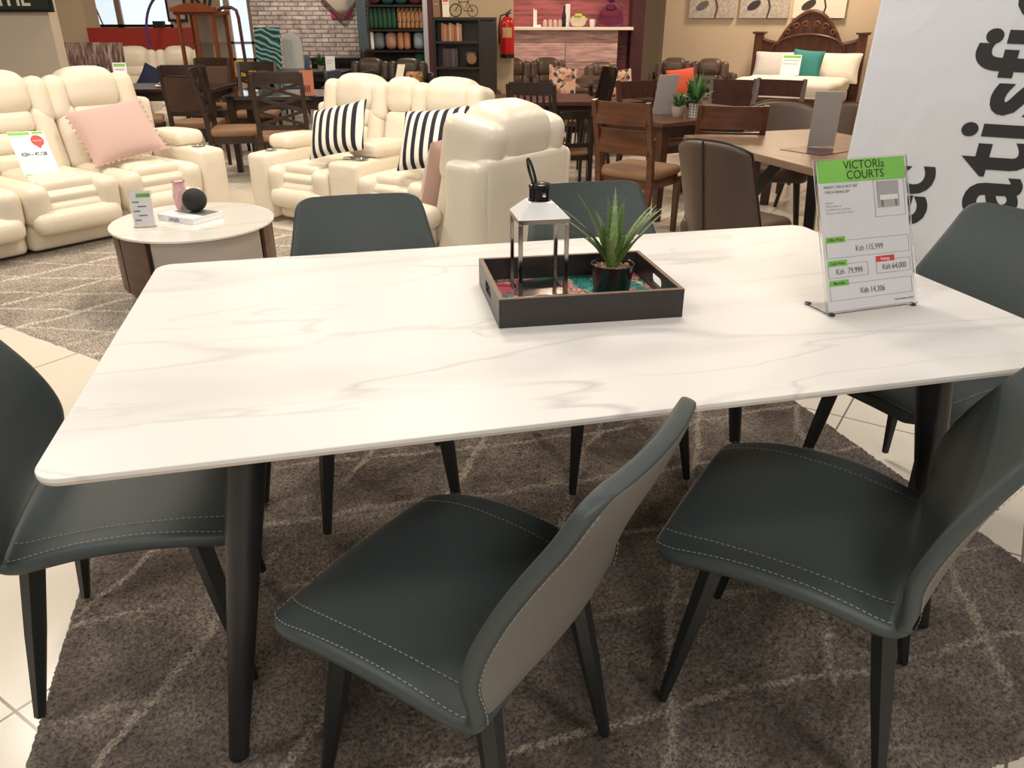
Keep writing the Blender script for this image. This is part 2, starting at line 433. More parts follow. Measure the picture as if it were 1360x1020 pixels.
def build(name, b, m, parent=None, smooth=True, bevel=0, subsurf=0, loc=None, rot=None, label=None, ang=38):
    me = bpy.data.meshes.new(name); me.from_pydata(b.v, [], b.f); me.update()
    me.materials.append(m)
    if smooth:
        me.polygons.foreach_set('use_smooth', [True]*len(me.polygons))
        me.set_sharp_from_angle(angle=R(ang))
    o = bpy.data.objects.new(name, me); COL.objects.link(o)
    if parent is not None: o.parent = parent
    if loc is not None: o.location = loc
    if rot is not None: o.rotation_euler = rot
    if bevel:
        md = o.modifiers.new('bevel', 'BEVEL'); md.width = bevel; md.segments = 2; md.limit_method = 'ANGLE'; md.angle_limit = R(40)
    if subsurf:
        md = o.modifiers.new('sub', 'SUBSURF'); md.levels = subsurf; md.render_levels = subsurf
    if label: o['label'] = label
    return o
def thing(name, label, cat, loc=(0, 0, 0), rz=0, group=None, scale=1, rot=None):
    o = bpy.data.objects.new(name, None); COL.objects.link(o)
    o.location = loc; o.rotation_euler = rot if rot else (0, 0, rz); o.scale = (scale,)*3 if isinstance(scale, (int, float)) else scale
    o.empty_display_size = .1
    o['label'] = label; o['category'] = cat
    if group: o['group'] = group
    return o
def tag(o, label, cat, group=None, kind=None):
    o['label'] = label; o['category'] = cat
    if group: o['group'] = group
    if kind: o['kind'] = kind
    return o
def struct(name, b, m, **kw):
    o = build(name, b, m, **kw); o['kind'] = 'structure'; return o
def kids(o): return [c for c in bpy.data.objects if c.parent == o]
def dup(root, loc, rz, label=None, group=None, scale=None):
    def cp(o, par):
        c = o.copy(); COL.objects.link(c)
        if par is not None: c.parent = par
        for ch in kids(o): cp(ch, c)
        return c
    r = cp(root, None); r.location = loc; r.rotation_euler = (0, 0, rz)
    if label: r['label'] = label
    if group: r['group'] = group
    if scale: r.scale = (scale,)*3
    return r
def face(f):  # heading so that local +y points along f
    return atan2(-f[0], f[1])
def rrect(w, d, r, n=6, cx=0, cy=0):
    p = []
    for (sx, sy, a0) in ((1, 1, 0), (-1, 1, 90), (-1, -1, 180), (1, -1, 270)):
        for i in range(n+1):
            a = R(a0+90*i/n); p.append((cx+sx*(w/2-r)+r*cos(a), cy+sy*(d/2-r)+r*sin(a)))
    return p
def text(s, size, parent, loc, rot, m, name='lettering', extr=.0004, sx=1, align='CENTER', off=0, shear=0, space=1, valign='CENTER'):
    cu = bpy.data.curves.new(name, 'FONT'); cu.body = s; cu.size = size; cu.extrude = extr; cu.align_x = align; cu.align_y = valign
    cu.offset = off; cu.shear = shear; cu.space_character = space; cu.resolution_u = 4
    t = bpy.data.objects.new('tmp', cu); COL.objects.link(t)
    dg = bpy.context.evaluated_depsgraph_get()
    me = bpy.data.meshes.new_from_object(t.evaluated_get(dg)); bpy.data.objects.remove(t)
    me.materials.clear(); me.materials.append(m)
    o = bpy.data.objects.new(name, me); COL.objects.link(o); o.parent = parent; o.location = loc; o.rotation_euler = rot; o.scale = (sx, 1, 1)
    return o
# ------------------------------------------------------------------ camera, lights
cd = bpy.data.cameras.new('camera'); cam = bpy.data.objects.new('camera', cd); COL.objects.link(cam)
cam.location = (0, 0, CAMH); cam.rotation_euler = (R(90)-PITCH, 0, 0); cd.sensor_width = 36; cd.lens = 36*FPX/1360; cd.clip_start = .05
SC.camera = cam
SC.view_settings.view_transform = 'Standard'; SC.view_settings.look = 'None'; SC.view_settings.gamma = 1; SC.view_settings.exposure = 0
w = bpy.data.worlds.new('world'); SC.world = w; w.use_nodes = True
w.node_tree.nodes['Background'].inputs[0].default_value = (1.0, .86, .72, 1); w.node_tree.nodes['Background'].inputs[1].default_value = .22
def area(name, loc, size, power, col=(1, .88, .74), target=None, shape='DISK'):
    l = bpy.data.lights.new(name, 'AREA'); l.energy = power; l.size = size; l.color = col; l.shape = shape
    o = bpy.data.objects.new(name, l); COL.objects.link(o); o.location = loc
    if target is not None: o.rotation_euler = (Vector(target)-Vector(loc)).to_track_quat('-Z', 'Y').to_euler()
    return o
def spot(name, loc, target, power, ang=50, col=(1, .88, .72), blend=.6, rad=.06):
    l = bpy.data.lights.new(name, 'SPOT'); l.energy = power; l.spot_size = R(ang); l.spot_blend = blend; l.color = col; l.shadow_soft_size = rad
    o = bpy.data.objects.new(name, l); COL.objects.link(o); o.location = loc
    o.rotation_euler = (Vector(target)-Vector(loc)).to_track_quat('-Z', 'Y').to_euler()
    return o
CW = (1, .95, .88)
area('ceiling_or_fill_light', (.4, 3.1, 3.3), .9, 34, CW)
area('ceiling_or_fill_light', (-1.7, .6, 3.3), .8, 40, CW)
area('ceiling_or_fill_light', (1.6, -.6, 3.3), .8, 42, CW)
area('ceiling_or_fill_light', (.4, -2.4, 2.9), 1.2, 60, CW, (.6, 2.0, .9))  # added fill behind the camera, tilted forward to brighten the price sign
area('ceiling_or_fill_light', (-2.4, 7.4, 3.3), .6, 55, (1, .84, .66))  # added fill lamp that brightens the floor between the sofas
area('ceiling_or_fill_light', (-3.2, 4.0, 3.3), .8, 70, (1, .9, .74))
area('ceiling_or_fill_light', (-.6, 4.6, 3.3), .6, 62, (1, .9, .74))
area('ceiling_or_fill_light', (2.4, 5.2, 3.3), .6, 42, (1, .80, .60))
area('ceiling_or_fill_light', (.6, 8.6, 3.3), .6, 48, (1, .78, .58))
area('ceiling_or_fill_light', (-4.6, 8.6, 3.3), .6, 60, (1, .85, .68))
area('ceiling_or_fill_light', (3.6, 10.8, 3.3), .5, 95, (1, .80, .58))
area('ceiling_or_fill_light', (-6.5, 12.5, 3.3), .6, 60, (1, .88, .75))
area('ceiling_or_fill_light', (-1.2, 12.0, 3.3), .6, 55, (1, .85, .7))

# ------------------------------------------------------------------ the room
b = B(); b.box((-14, -5, -.08), (12, 20, 0)); struct('floor', b, TILE, smooth=False)
YB = 15.2
def px(x, d): return atd(x, 25, d).x
def zz(y, d): return atd(680, y, d).z
# far wall with two window openings, then brick, rack bay and pink counter bay
b = B()
wx = [px(100, YB), px(118, YB), px(229, YB), px(280, YB), px(334, YB), px(342, YB)]
b.box((-14, YB, 0), (wx[1], YB+.2, 3.3)); b.box((wx[1], YB, 0), (wx[2], YB+.2, zz(38, YB))); b.box((wx[1], YB, 2.7), (wx[2], YB+.2, 3.3))
b.box((wx[2], YB, 0), (wx[3], YB+.2, 3.3)); b.box((wx[3], YB, 0), (wx[4], YB+.2, zz(82, YB))); b.box((wx[3], YB, 2.7), (wx[4], YB+.2, 3.3))
struct('wall_back', b, WALLM, smooth=False)
def window(name, x0, x1, z0, z1, mull, rails):
    f = B(); t = .06
    f.box((x0, YB+.02, z0), (x0+t, YB+.12, z1)); f.box((x1-t, YB+.02, z0), (x1, YB+.12, z1))
    f.box((x0, YB+.02, z0), (x1, YB+.12, z0+t)); f.box((x0, YB+.02, z1-t), (x1, YB+.12, z1))
    for m_ in mull: f.box((m_-.05, YB+.02, z0), (m_+.05, YB+.12, z1))
    for r_ in rails: f.box((x0, YB+.02, r_-.02), (x1, YB+.1, r_+.02))
    o = struct(name, f, mat(name+'_frame_paint', (.42, .33, .27), .5), smooth=False)
    g = B(); g.box((x0+t, YB+.07, z0+t), (x1-t, YB+.075, z1-t)); build('pane', g, WINDOWL, o, smooth=False)
window('window_1', wx[1], wx[2], zz(38, YB), 2.7, [px(158, YB)], [zz(34, YB)])
window('window_2', wx[3], wx[4], zz(82, YB), 2.7, [px(302, YB)], [zz(57, YB)])
b = B(); b.box((px(334, 14.6), 14.6, 0), (px(485, 14.6), 14.9, 3.3)); struct('wall_brick', b, BRICK, smooth=False)
b = B(); b.box((px(480, 15), 15, 0), (px(690, 15), 15.2, 3.3)); struct('wall_centre', b, mat('dark_bay_paint', (.16, .10, .07), .8), smooth=False)
b = B(); b.box((px(588, 10.6), 10.6, 0), (px(682, 10.6), 11.1, 3.3)); struct('trim_1', b, mat('cream_pillar_paint', (.55, .42, .27), .7), smooth=False)
# pink bay
b = B(); b.box((px(672, 12.6), 12.6, 0), (px(848, 12.6), 12.75, 3.3)); struct('wall_counter', b, PLANKR, smooth=False)
b = B(); b.box((px(836, 12.5), 12.2, 0), (px(852, 12.5), 12.75, 3.3)); struct('trim_2', b, MAROON, smooth=False)
# right wall behind the bed: parallel to the bed head
HL = Vector((3.41, 11.62, 0)); HR = Vector((4.57, 10.98, 0)); wd = (HR-HL).normalized(); wn = Vector((wd.y, -wd.x, 0)) # wn towards the room
if wn.y > 0: wn = -wn
W0 = HL - wn*.22
b = B(); p0 = W0-wd*1.45; p1 = W0+wd*7
def wall_seg(b, p, q, t, z0, z1):
    n = Vector((-(q-p).y, (q-p).x, 0)).normalized()*t
    b.add([p+Vector((0, 0, z0)), q+Vector((0, 0, z0)), q+n+Vector((0, 0, z0)), p+n+Vector((0, 0, z0)), p+Vector((0, 0, z1)), q+Vector((0, 0, z1)), q+n+Vector((0, 0, z1)), p+n+Vector((0, 0, z1))],
          [(0, 3, 2, 1), (4, 5, 6, 7), (0, 1, 5, 4), (1, 2, 6, 5), (2, 3, 7, 6), (3, 0, 4, 7)])
wall_seg(b, p0, p1, .2, 0, 3.3); struct('wall_right', b, WALLM, smooth=False)
b = B(); wall_seg(b, p0+wn*.015, p1+wn*.015, .014, 0, .10); struct('baseboard_right', b, ESPRESSO, smooth=False)
b = B(); b.box((px(850, 13.6), 13.6, 0), (px(884, 13.6), 14.4, 3.3)); struct('wall_corner', b, mat('pale_cream_paint', (.66, .54, .38), .8), smooth=False)
# left pillars
b = B(); b.box((-8.5, 7.6, 0), (atd(80, 86, 7.6).x, 7.75, 3.3)); struct('wall_left', b, PILLM, smooth=False)
b = B(); b.box((-11, 12.2, 0), (px(113, 12.2), 12.6, 3.3)); struct('trim_3', b, WALLM, smooth=False)
b = B(); b.box((px(231, 13.4), 13.4, 0), (px(281, 13.4), 13.9, 3.3)); struct('trim_4', b, mat('tan_pillar_paint', (.50, .37, .25), .8), smooth=False)

# ------------------------------------------------------------------ rugs
def rug(name, corners, m, label, res, z=.012, fuzzy=.004):
    c = [Vector(p) for p in corners]; cen = sum(c, Vector())/4
    ux = (c[1]-c[0]); L = ux.length; ux.normalize(); W = (c[3]-c[0]).length
    nx, ny = int(L/res), int(W/res)
    X, Y = np.meshgrid(np.linspace(-L/2, L/2, nx+1), np.linspace(-W/2, W/2, ny+1))
    Z = np.full_like(X, z)
    nz = rng.rand(*X.shape); big = rng.rand(ny//9+3, nx//9+3)
    bi = np.kron(big, np.ones((9, 9)))[:X.shape[0], :X.shape[1]]
    Z += (nz-.5)*fuzzy*2 + (bi-.5)*fuzzy
    e = np.minimum(np.minimum(np.arange(nx+1)[None, :], nx-np.arange(nx+1)[None, :]), np.minimum(np.arange(ny+1)[:, None], ny-np.arange(ny+1)[:, None]))
    Z = np.where(e == 0, .001, np.where(e == 1, Z*.75, Z))
    Z = np.maximum(Z, .001)
    X = X + (rng.rand(*X.shape)-.5)*res*.9; Y = Y+(rng.rand(*X.shape)-.5)*res*.9
    co = np.stack([X, Y, Z], -1).reshape(-1, 3)
    i = np.arange(ny)[:, None]*(nx+1)+np.arange(nx)[None, :]
    q = np.stack([i, i+1, i+nx+2, i+nx+1], -1).reshape(-1, 4)
    me = bpy.data.meshes.new(name); me.vertices.add(len(co)); me.vertices.foreach_set('co', co.ravel())
    me.loops.add(q.size); me.loops.foreach_set('vertex_index', q.ravel().astype(np.int32))
    me.polygons.add(len(q)); me.polygons.foreach_set('loop_start', np.arange(0, q.size, 4, dtype=np.int32)); me.update(calc_edges=True); me.validate()
    me.polygons.foreach_set('use_smooth', [True]*len(q))
    me.materials.append(m)
    o = bpy.data.objects.new(name, me); COL.objects.link(o); o.location = (cen.x, cen.y, 0); o.rotation_euler = (0, 0, atan2(ux.y, ux.x))
    return tag(o, label, 'rug')
BR = Vector((1.54, 1.235, 0)); ex = Vector((.957, .29, 0)); ey = Vector((-.29, .957, 0))

a0 = BR - ex*2.453; 
rug('shag_rug', [a0, BR, BR+ey*1.75, a0+ey*1.75], RUG1, 'brown shag rug with pale broken lattice lines under the marble dining table', .0055, .010, .004)
N2 = Vector((-2.51, 3.53, 0)); N3 = Vector((-1.79, 3.07, 0)); d2 = (N3-N2).normalized(); e2 = Vector((-d2.y, d2.x, 0))
if e2.y < 0: e2 = -e2
rug('lattice_rug', [N2-d2*1.6, N2+d2*1.35, N2+d2*1.35+e2*2.05, N2-d2*1.6+e2*2.05], RUG2, 'grey beige rug with cream crossing lines under the oval coffee table', .012, .010, .003)

# ------------------------------------------------------------------ marble dining table
TC = Vector((.115, 1.70, 0)); TA = R(13.5); TL, TW = 1.935, 1.11
tb = thing('dining_table', 'large rectangular dining table with white veined marble top and black tapered legs', 'dining table', TC, TA)
b = B(); b.prism(rrect(TL, TW, .045, 8), .7415, .75); o = build('tabletop', b, MARBLE, tb, bevel=.0012)
b = B(); b.prism(rrect(TL-.002, TW-.002, .045, 8), .7365, .7415); build('glass_underlay', b, EDGEM, tb, bevel=.001, label='beige underside slab edge')
b = B(); b.prism(rrect(1.46, .74, .02, 3), .712, .7365); build('apron', b, BLKMET, tb, bevel=.003)
for sx in (-1, 1):
    for sy in (-1, 1):
        top = Vector((sx*(TL/2-.29), sy*(TW/2-.14), .73)); ft = Vector((sx*(TL/2-.18), sy*(TW/2-.095), .031))
        b = B(); n = 10
        b.tube([top.lerp(ft, i/n) for i in range(n+1)], [.037*(1-i/n)+.019*(i/n) for i in range(n+1)], 24)
        lg = build('leg', b, TABLEG, tb)
        b = B(); b.tube([ft, ft-Vector((0, 0, .006))], .0195, 20); build('foot_pad', b, BLACK, lg)
# ------------------------------------------------------------------ dining chairs (single shell, slate leatherette)
PROF = [  # y, z, half width, side lift, forward curl
    (.262, .405, .150, -.004, 0), (.262, .425, .205, -.006, 0), (.252, .443, .240, -.012, 0), (.215, .456, .260, -.016, 0), (.15, .460, .266, -.004, 0),
    (.07, .455, .266, .010, 0), (-.02, .449, .264, .014, 0), (-.09, .446, .260, .004, 0), (-.145, .446, .254, -.012, 0),
    (-.172, .452, .248, -.018, .006), (-.194, .478, .252, -.006, .028), (-.210, .52, .258, 0, .05), (-.228, .58, .254, 0, .056), (-.250, .65, .240, 0, .050),
    (-.278, .72, .222, 0, .040), (-.305, .78, .209, 0, .030), (-.322, .825, .198, 0, .024), (-.328, .845, .182, 0, .018), (-.331, .854, .145, 0, .012)]
JN = 9
def prof(v):
    v = max(0, min(len(PROF)-1.0001, v)); i = int(v); t = v-i
    P = [PROF[max(0, min(len(PROF)-1, i+k))] for k in (-1, 0, 1, 2)]
    return [.5*((2*P[1][c])+(-P[0][c]+P[2][c])*t+(2*P[0][c]-5*P[1][c]+4*P[2][c]-P[3][c])*t*t+(-P[0][c]+3*P[1][c]-3*P[2][c]+P[3][c])*t**3) for c in range(5)]
def surf(u, v):
    y, z, w_, lift, curl = prof(v)
    y2, z2 = prof(min(v+.05, len(PROF)-1.001))[:2]; y1, z1 = prof(max(v-.05, 0))[:2]
    return Vector((u*w_*.955, y+curl*u*u, z+lift*u*u))
def snorm(u, v):
    du = surf(u+.01, v)-surf(u-.01, v); dv = surf(u, v+.03)-surf(u, v-.03)
    n = dv.cross(du)
    return n.normalized() if n.length > 1e-9 else Vector((0, 0, 1))
def dashes(b, path, off, ln=.006, gap=.0045, wd=.0008):
    pts = [p+n*off for p, n in path]; nr = [n for p, n in path]
    acc = 0; i = 0; L = [0]
    for a, c in zip(pts, pts[1:]): L.append(L[-1]+(c-a).length)
    def samp(s):
        s = min(max(s, 0), L[-1])
        for k in range(len(L)-1):
            if L[k+1] >= s:
                t = (s-L[k])/max(1e-9, L[k+1]-L[k]); return pts[k].lerp(pts[k+1], t), nr[k]
        return pts[-1], nr[-1]
    s = 0
    while s+ln < L[-1]:
        p, n = samp(s); q, _ = samp(s+ln); d = (q-p).normalized(); w_ = d.cross(n)*wd
        b.add([p-w_, p+w_, q+w_, q-w_, p-w_+n*.0008, p+w_+n*.0008, q+w_+n*.0008, q-w_+n*.0008], [(4, 5, 6, 7), (0, 1, 5, 4), (1, 2, 6, 5), (2, 3, 7, 6), (3, 0, 4, 7)])
        s += ln+gap
TH = .030
def shell_part(v0, v1, nv, nu, th):
    b = B()
    vs = []; 
    for j in range(nv+1):
        v = v0+(v1-v0)*j/nv
        for i in range(nu+1):
            u = -1+2*i/nu
            vs.append(surf(u, v))
    # closed thick sheet with rounded rim
    n = (nu+1)*(nv+1); lo = []
    for j in range(nv+1):
        v = v0+(v1-v0)*j/nv
        for i in range(nu+1):
            u = -1+2*i/nu
            edge = max(abs(u), 0)
            k = th
            lo.append(surf(u, v)-snorm(max(-.98, min(.98, u)), max(.1, v))*k)
    fs = [(j*(nu+1)+i, j*(nu+1)+i+1, (j+1)*(nu+1)+i+1, (j+1)*(nu+1)+i) for j in range(nv) for i in range(nu)]
    F = [tuple(reversed(f)) for f in fs]+[tuple(x+n for x in f) for f in fs]
    def rim(a, c): F.append((a, c, c+n, a+n))
    for i in range(nu): rim(i, i+1); rim(nv*(nu+1)+i+1, nv*(nu+1)+i)
    for j in range(nv): rim((j+1)*(nu+1), j*(nu+1)); rim(j*(nu+1)+nu, (j+1)*(nu+1)+nu)
    return b.add(vs+lo, F)
def make_chair(label, group):
    t = thing('dining_chair', label, 'chair', group=group)
    s = build('seat', shell_part(0, JN+.22, 22, 16, .034), CHAIR_L, t, subsurf=2, ang=180)
    bk = build('backrest', shell_part(JN-.22, len(PROF)-1, 24, 16, .026), CHAIR_L, t, subsurf=2, ang=180)
    # outer cover panel of the back
    b = B(); nv, nu = 24, 16
    def fo(uu, vv):
        v = JN+.5+(len(PROF)-2.0-JN)*vv; u = (-1+2*uu)*.90
        return surf(u, v)-snorm(u, v)*(.0262+.003*(1-max(abs(2*uu-1), abs(2*vv-1))**6))
    b.grid(fo, nu, nv); build('back_cover', b, CHAIR_B, bk, subsurf=1, ang=180, label='grey outer cover of the backrest')
    def seam(path, off, par):
        b = B(); dashes(b, path, off); build('stitching', b, STITCH, par, smooth=False, label='pale stitched seam')
    for u in (-.74, .74): seam([(surf(u*(1+.10*(.5-abs(v/JN-.5))), v), snorm(u, v)) for v in np.linspace(2.2, JN-.2, 26)], .0016, s)
    for u in (-.945, .945): seam([(surf(u, v), snorm(u, v)) for v in np.linspace(2.0, JN-.1, 30)], .0016, s)
    seam([(surf(u, 1.9), snorm(u, 1.9)) for u in np.linspace(-.92, .92, 20)], .0016, s)
    for u in (-.93, .93):
        seam([(surf(u*.985, v)-snorm(u*.985, v)*.028, -snorm(u*.985, v)) for v in np.linspace(JN+.2, len(PROF)-2.2, 34)], .001, bk)
    b = B()
    b.box((-.15, -.15, .400), (.15, -.115, .418)); b.box((-.15, .125, .400), (.15, .16, .418)); b.box((-.16, -.15, .396), (-.13, .16, .412)); b.box((.13, -.15, .396), (.16, .16, .412))
    build('under_frame', b, BLKMET, t, bevel=.002)
    for sx in (-1, 1):
        for sy in (-1, 1):
            top = Vector((sx*.15, sy*.145, .425)); ft = Vector((sx*.19, sy*(.215 if sy > 0 else .215), .016))
            b = B(); n = 8
            rr = [.0245-.001*i if i < 4 else .0205-(i-4)*.0022 for i in range(n+1)]
            b.tube([top.lerp(ft, i/n) for i in range(n+1)], rr, 6)
            build('leg', b, BLKMET, t, smooth=False)
    return t
GC = 'slate chairs around the marble dining table'
CH = [((-.085, 1.068), (-.85, .53), 'slate leatherette chair with its grey back turned, at the middle of the near table side'),
      ((.605, 1.255), (-.86, .52), 'slate leatherette chair in the lower right, its empty seat facing left'),
      ((-.825, 1.395), (.972, .235), 'slate leatherette chair tucked under the left short end of the table'),
      ((-.39, 2.045), (.235, -.972), 'slate chair behind the table nearest the round coffee table'),
      ((.32, 2.245), (.235, -.972), 'slate chair behind the table, partly hidden by lantern and aloe plant'),
      ((1.16, 1.98), (-.88, -.47), 'slate chair behind the price sign at the right end of the table')]
c0 = None
for (p, f, lab) in CH:
    if c0 is None:
        c0 = make_chair(lab, GC); c0.location = (*p, .014); c0.rotation_euler = (0, 0, face(f)); c0.scale = (.97, .97, .97)
    else: dup(c0, (*p, .014), face(f), lab, scale=1.0)
# ------------------------------------------------------------------ things on the marble table
ZT = .7505
ty = thing('serving_tray', 'black wooden serving tray with tropical flower print base on the marble table', 'tray', (.148, 1.73, ZT), R(10))
TWd, TDp, TH_, tk = .412, .315, .064, .010
b = B(); b.box((-TWd/2+tk, -TDp/2+tk, .002), (TWd/2-tk, TDp/2-tk, .010)); build('base', b, BLACK, ty, smooth=False)
b = B(); b.box((-TWd/2+tk+.001, -TDp/2+tk+.001, .010), (TWd/2-tk-.001, TDp/2-tk-.001, .0108)); build('printed_lining', b, FLORAL, ty, smooth=False, label='teal and coral flower print lining')
TRW = mat('tray_black_lacquer', (.022, .018, .017), .35); TRE = mat('tray_raw_edge', (.20, .115, .07), .5)
for s_ in (-1, 1):
    b = B(); b.box((-TWd/2, s_*TDp/2-(tk if s_ > 0 else 0), 0), (TWd/2, s_*TDp/2+(0 if s_ > 0 else tk), TH_)); o = build('side_panel', b, TRW, ty, smooth=False)
    b = B(); b.box((-TWd/2, s_*TDp/2-(tk if s_ > 0 else 0), TH_), (TWd/2, s_*TDp/2+(0 if s_ > 0 else tk), TH_+.0012)); build('raw_edge', b, TRE, o, smooth=False, label='bare wood rim')
    # end panels with hand holes
    outer = [(-TDp/2+tk, 0), (TDp/2-tk, 0), (TDp/2-tk, TH_), (-TDp/2+tk, TH_)]
    hole = rrect(.085, .026, .0129, 6, 0, .036)
    me = bpy.data.meshes.new('end_panel'); bm = bmesh.new()
    x0 = s_*TWd/2-(tk if s_ > 0 else 0); x1 = x0+tk
    vo = [bm.verts.new((x0, y, z)) for y, z in outer]; vh = [bm.verts.new((x0, y, z)) for y, z in hole]
    es = [bm.edges.new((vo[i], vo[(i+1) % 4])) for i in range(4)]+[bm.edges.new((vh[i], vh[(i+1) % len(vh)])) for i in range(len(vh))]
    r_ = bmesh.ops.triangle_fill(bm, use_beauty=True, use_dissolve=False, edges=es)
    ex_ = bmesh.ops.extrude_face_region(bm, geom=bm.faces[:])
    bmesh.ops.translate(bm, verts=[v for v in ex_['geom'] if isinstance(v, bmesh.types.BMVert)], vec=(tk, 0, 0))
    bmesh.ops.recalc_face_normals(bm, faces=bm.faces[:]); bm.to_mesh(me); bm.free(); me.materials.append(TRW)
    o = bpy.data.objects.new('end_panel', me); COL.objects.link(o); o.parent = ty
    b = B(); b.box((x0, -TDp/2+tk, TH_), (x1, TDp/2-tk, TH_+.0012)); build('raw_edge', b, TRE, o, smooth=False, label='bare wood rim')

# lantern
ln = thing('lantern', 'chrome and glass candle lantern with ring handle standing in the tray', 'lantern', (.062, 1.755, ZT+.0112), R(10))
hw, hh = .058, .185
b = B(); b.box((-hw, -hw, 0), (hw, hw, .010)); base_ = build('base', b, DKCHROME, ln, bevel=.001)
for sx in (-1, 1):
    for sy in (-1, 1):
        b = B(); b.cbox((sx*(hw-.005), sy*(hw-.005), .010+(hh-.020)/2), (.010, .010, hh-.020)); build('corner_post', b, DKCHROME, ln, bevel=.001)
b = B(); t_ = .010
b.box((-hw, -hw, hh-t_), (hw, -hw+.01, hh)); b.box((-hw, hw-.01, hh-t_), (hw, hw, hh)); b.box((-hw, -hw+.01, hh-t_), (-hw+.01, hw-.01, hh)); b.box((hw-.01, -hw+.01, hh-t_), (hw, hw-.01, hh))
build('top_frame', b, DKCHROME, ln, smooth=False)
for ax in range(4):
    M = Matrix.Rotation(ax*pi/2, 4, 'Z'); b = B(); b.box((-hw+.010, -hw+.004, .011), (hw-.010, -hw+.0055, hh-.011), M); build('glass_pane', b, GLASS, ln, smooth=False)
b = B(); a1, a2 = hw+.002, .027
b.add([(-a1, -a1, hh), (a1, -a1, hh), (a1, a1, hh), (-a1, a1, hh), (-a2, -a2, hh+.032), (a2, -a2, hh+.032), (a2, a2, hh+.032), (-a2, a2, hh+.032)], [(0, 1, 5, 4), (1, 2, 6, 5), (2, 3, 7, 6), (3, 0, 4, 7), (4, 5, 6, 7), (0, 3, 2, 1)])
build('roof', b, mat('whitened_roof_metal', (.95, .95, .95), .25, metal=.25), ln, bevel=.002)  # near-white base colour stands in for the bright ceiling reflected in the metal
b = B(); b.lathe([(.026, hh+.032), (.026, hh+.034), (.021, hh+.036), (.021, hh+.058), (.025, hh+.060), (.025, hh+.068), (.018, hh+.071), (0, hh+.072)], 28)
ch_ = build('chimney', b, BLKGLOSS, ln)
b = B()
for k in range(10):
    a = k*2*pi/10; b.cbox((.0222*cos(a), .0222*sin(a), hh+.047), (.003, .006, .022), (0, 0, a))
build('chimney_rib', b, BLKGLOSS, ch_, smooth=False)['kind'] = 'stuff'
b = B(); b.lathe([(.0045, 0), (.0045, .003), (0, .004)], 14, M=Matrix.Translation((.006, -.0215, hh+.047)) @ Matrix.Rotation(R(90), 4, 'X')); build('rivet', b, CHROME, ch_)
# ring handle: elongated loop leaning back-left
b = B(); pts = []
for k in range(33):
    a = k/32*2*pi; pts.append(Vector((.013*sin(a), 0, .033-.033*cos(a))))
M = Matrix.Translation((-.008, 0, hh+.060)) @ Matrix.Rotation(R(-17), 4, 'Y') @ Matrix.Rotation(R(62), 4, 'Z')
b.tube([M @ p for p in pts], .0032, 8, caps=False); build('ring_handle', b, BLKGLOSS, ln)

# aloe
al = thing('potted_aloe', 'spiky green artificial aloe in a black pot standing in the tray', 'potted plant', (.238, 1.765, ZT+.0112), 0)
b = B(); b.lathe([(.040, 0), (.044, .002), (.050, .062), (.0515, .066), (.0500, .067), (.0475, .064), (.046, .055), (0, .054)], 40); build('pot', b, BLKGLOSS, al)
b = B(); b.lathe([(.0455, .0548), (.03, .058), (0, .060)], 24); gr = build('gravel', b, SOIL, al)
for k in range(70):
    a = random.random()*6.28; r_ = sqrt(random.random())*.042; s_ = .0028+random.random()*.0018
    bb = B(); bb.rbox((s_*2.2, s_*1.7, s_*1.3), s_*.6, (r_*cos(a), r_*sin(a), .0585+.002*(1-r_/.045)+random.random()*.0015), (random.random(), random.random(), random.random()*3), k=1, m=1)
    build('pebble', bb, random.choice([SOIL2, SOIL, POTG, TANSEAT]), gr)
def aloe_leaf(az, lean, L, curl, w0, m):
    b = B(); n = 14; d = Vector((cos(az), sin(az), 0)); side = Vector((-sin(az), cos(az), 0))
    vs = []; fs = []; p = Vector((0, 0, .058))+d*.006; ang = lean*.55; pts = []
    for i in range(n+1):
        t = i/n; pts.append((p.copy(), ang)); ang = lean*.55+(lean*.45+curl)*t**1.3
        p = p+(d*sin(ang)+Vector((0, 0, cos(ang))))*(L/n)
    for i, (p, a) in enumerate(pts):
        t = i/n; w_ = w0*(1-t**1.5)*(1 if t > .12 else .8+1.6*t)+.0004
        up = d*(-cos(a))+Vector((0, 0, sin(a)))
        th = w_*.45
        for (sx, sz) in ((-1, .25), (-.5, -.55), (.5, -.55), (1, .25), (.45, -.05), (-.45, -.05)):
            vs.append(p+side*w_*sx+up*th*sz*1.0)
    for i in range(n):
        for k in range(6):
            a_, b_ = i*6+k, i*6+(k+1) % 6; fs.append((a_, b_, b_+6, a_+6))
    fs.append(tuple(range(5, -1, -1))); fs.append(tuple(n*6+k for k in range(6)))
    b.add(vs, fs)
    for i in range(1, n-1):   # teeth
        for s2 in (-1, 1):
            p, a = pts[i]; q = pts[i+1][0]; t = (i+.5)/n; w_ = w0*(1-t**1.5)
            c = p.lerp(q, .5)+side*s2*w_; dd = (q-p).normalized()
            b.add([c-dd*.0022, c+dd*.0022, c+side*s2*.0035+dd*.0025, c+Vector((0, 0, .001))], [(0, 1, 2), (0, 2, 3), (1, 3, 2), (0, 3, 1)])
    return build('leaf', b, m, al, ang=60)
rnd = random.Random(3)
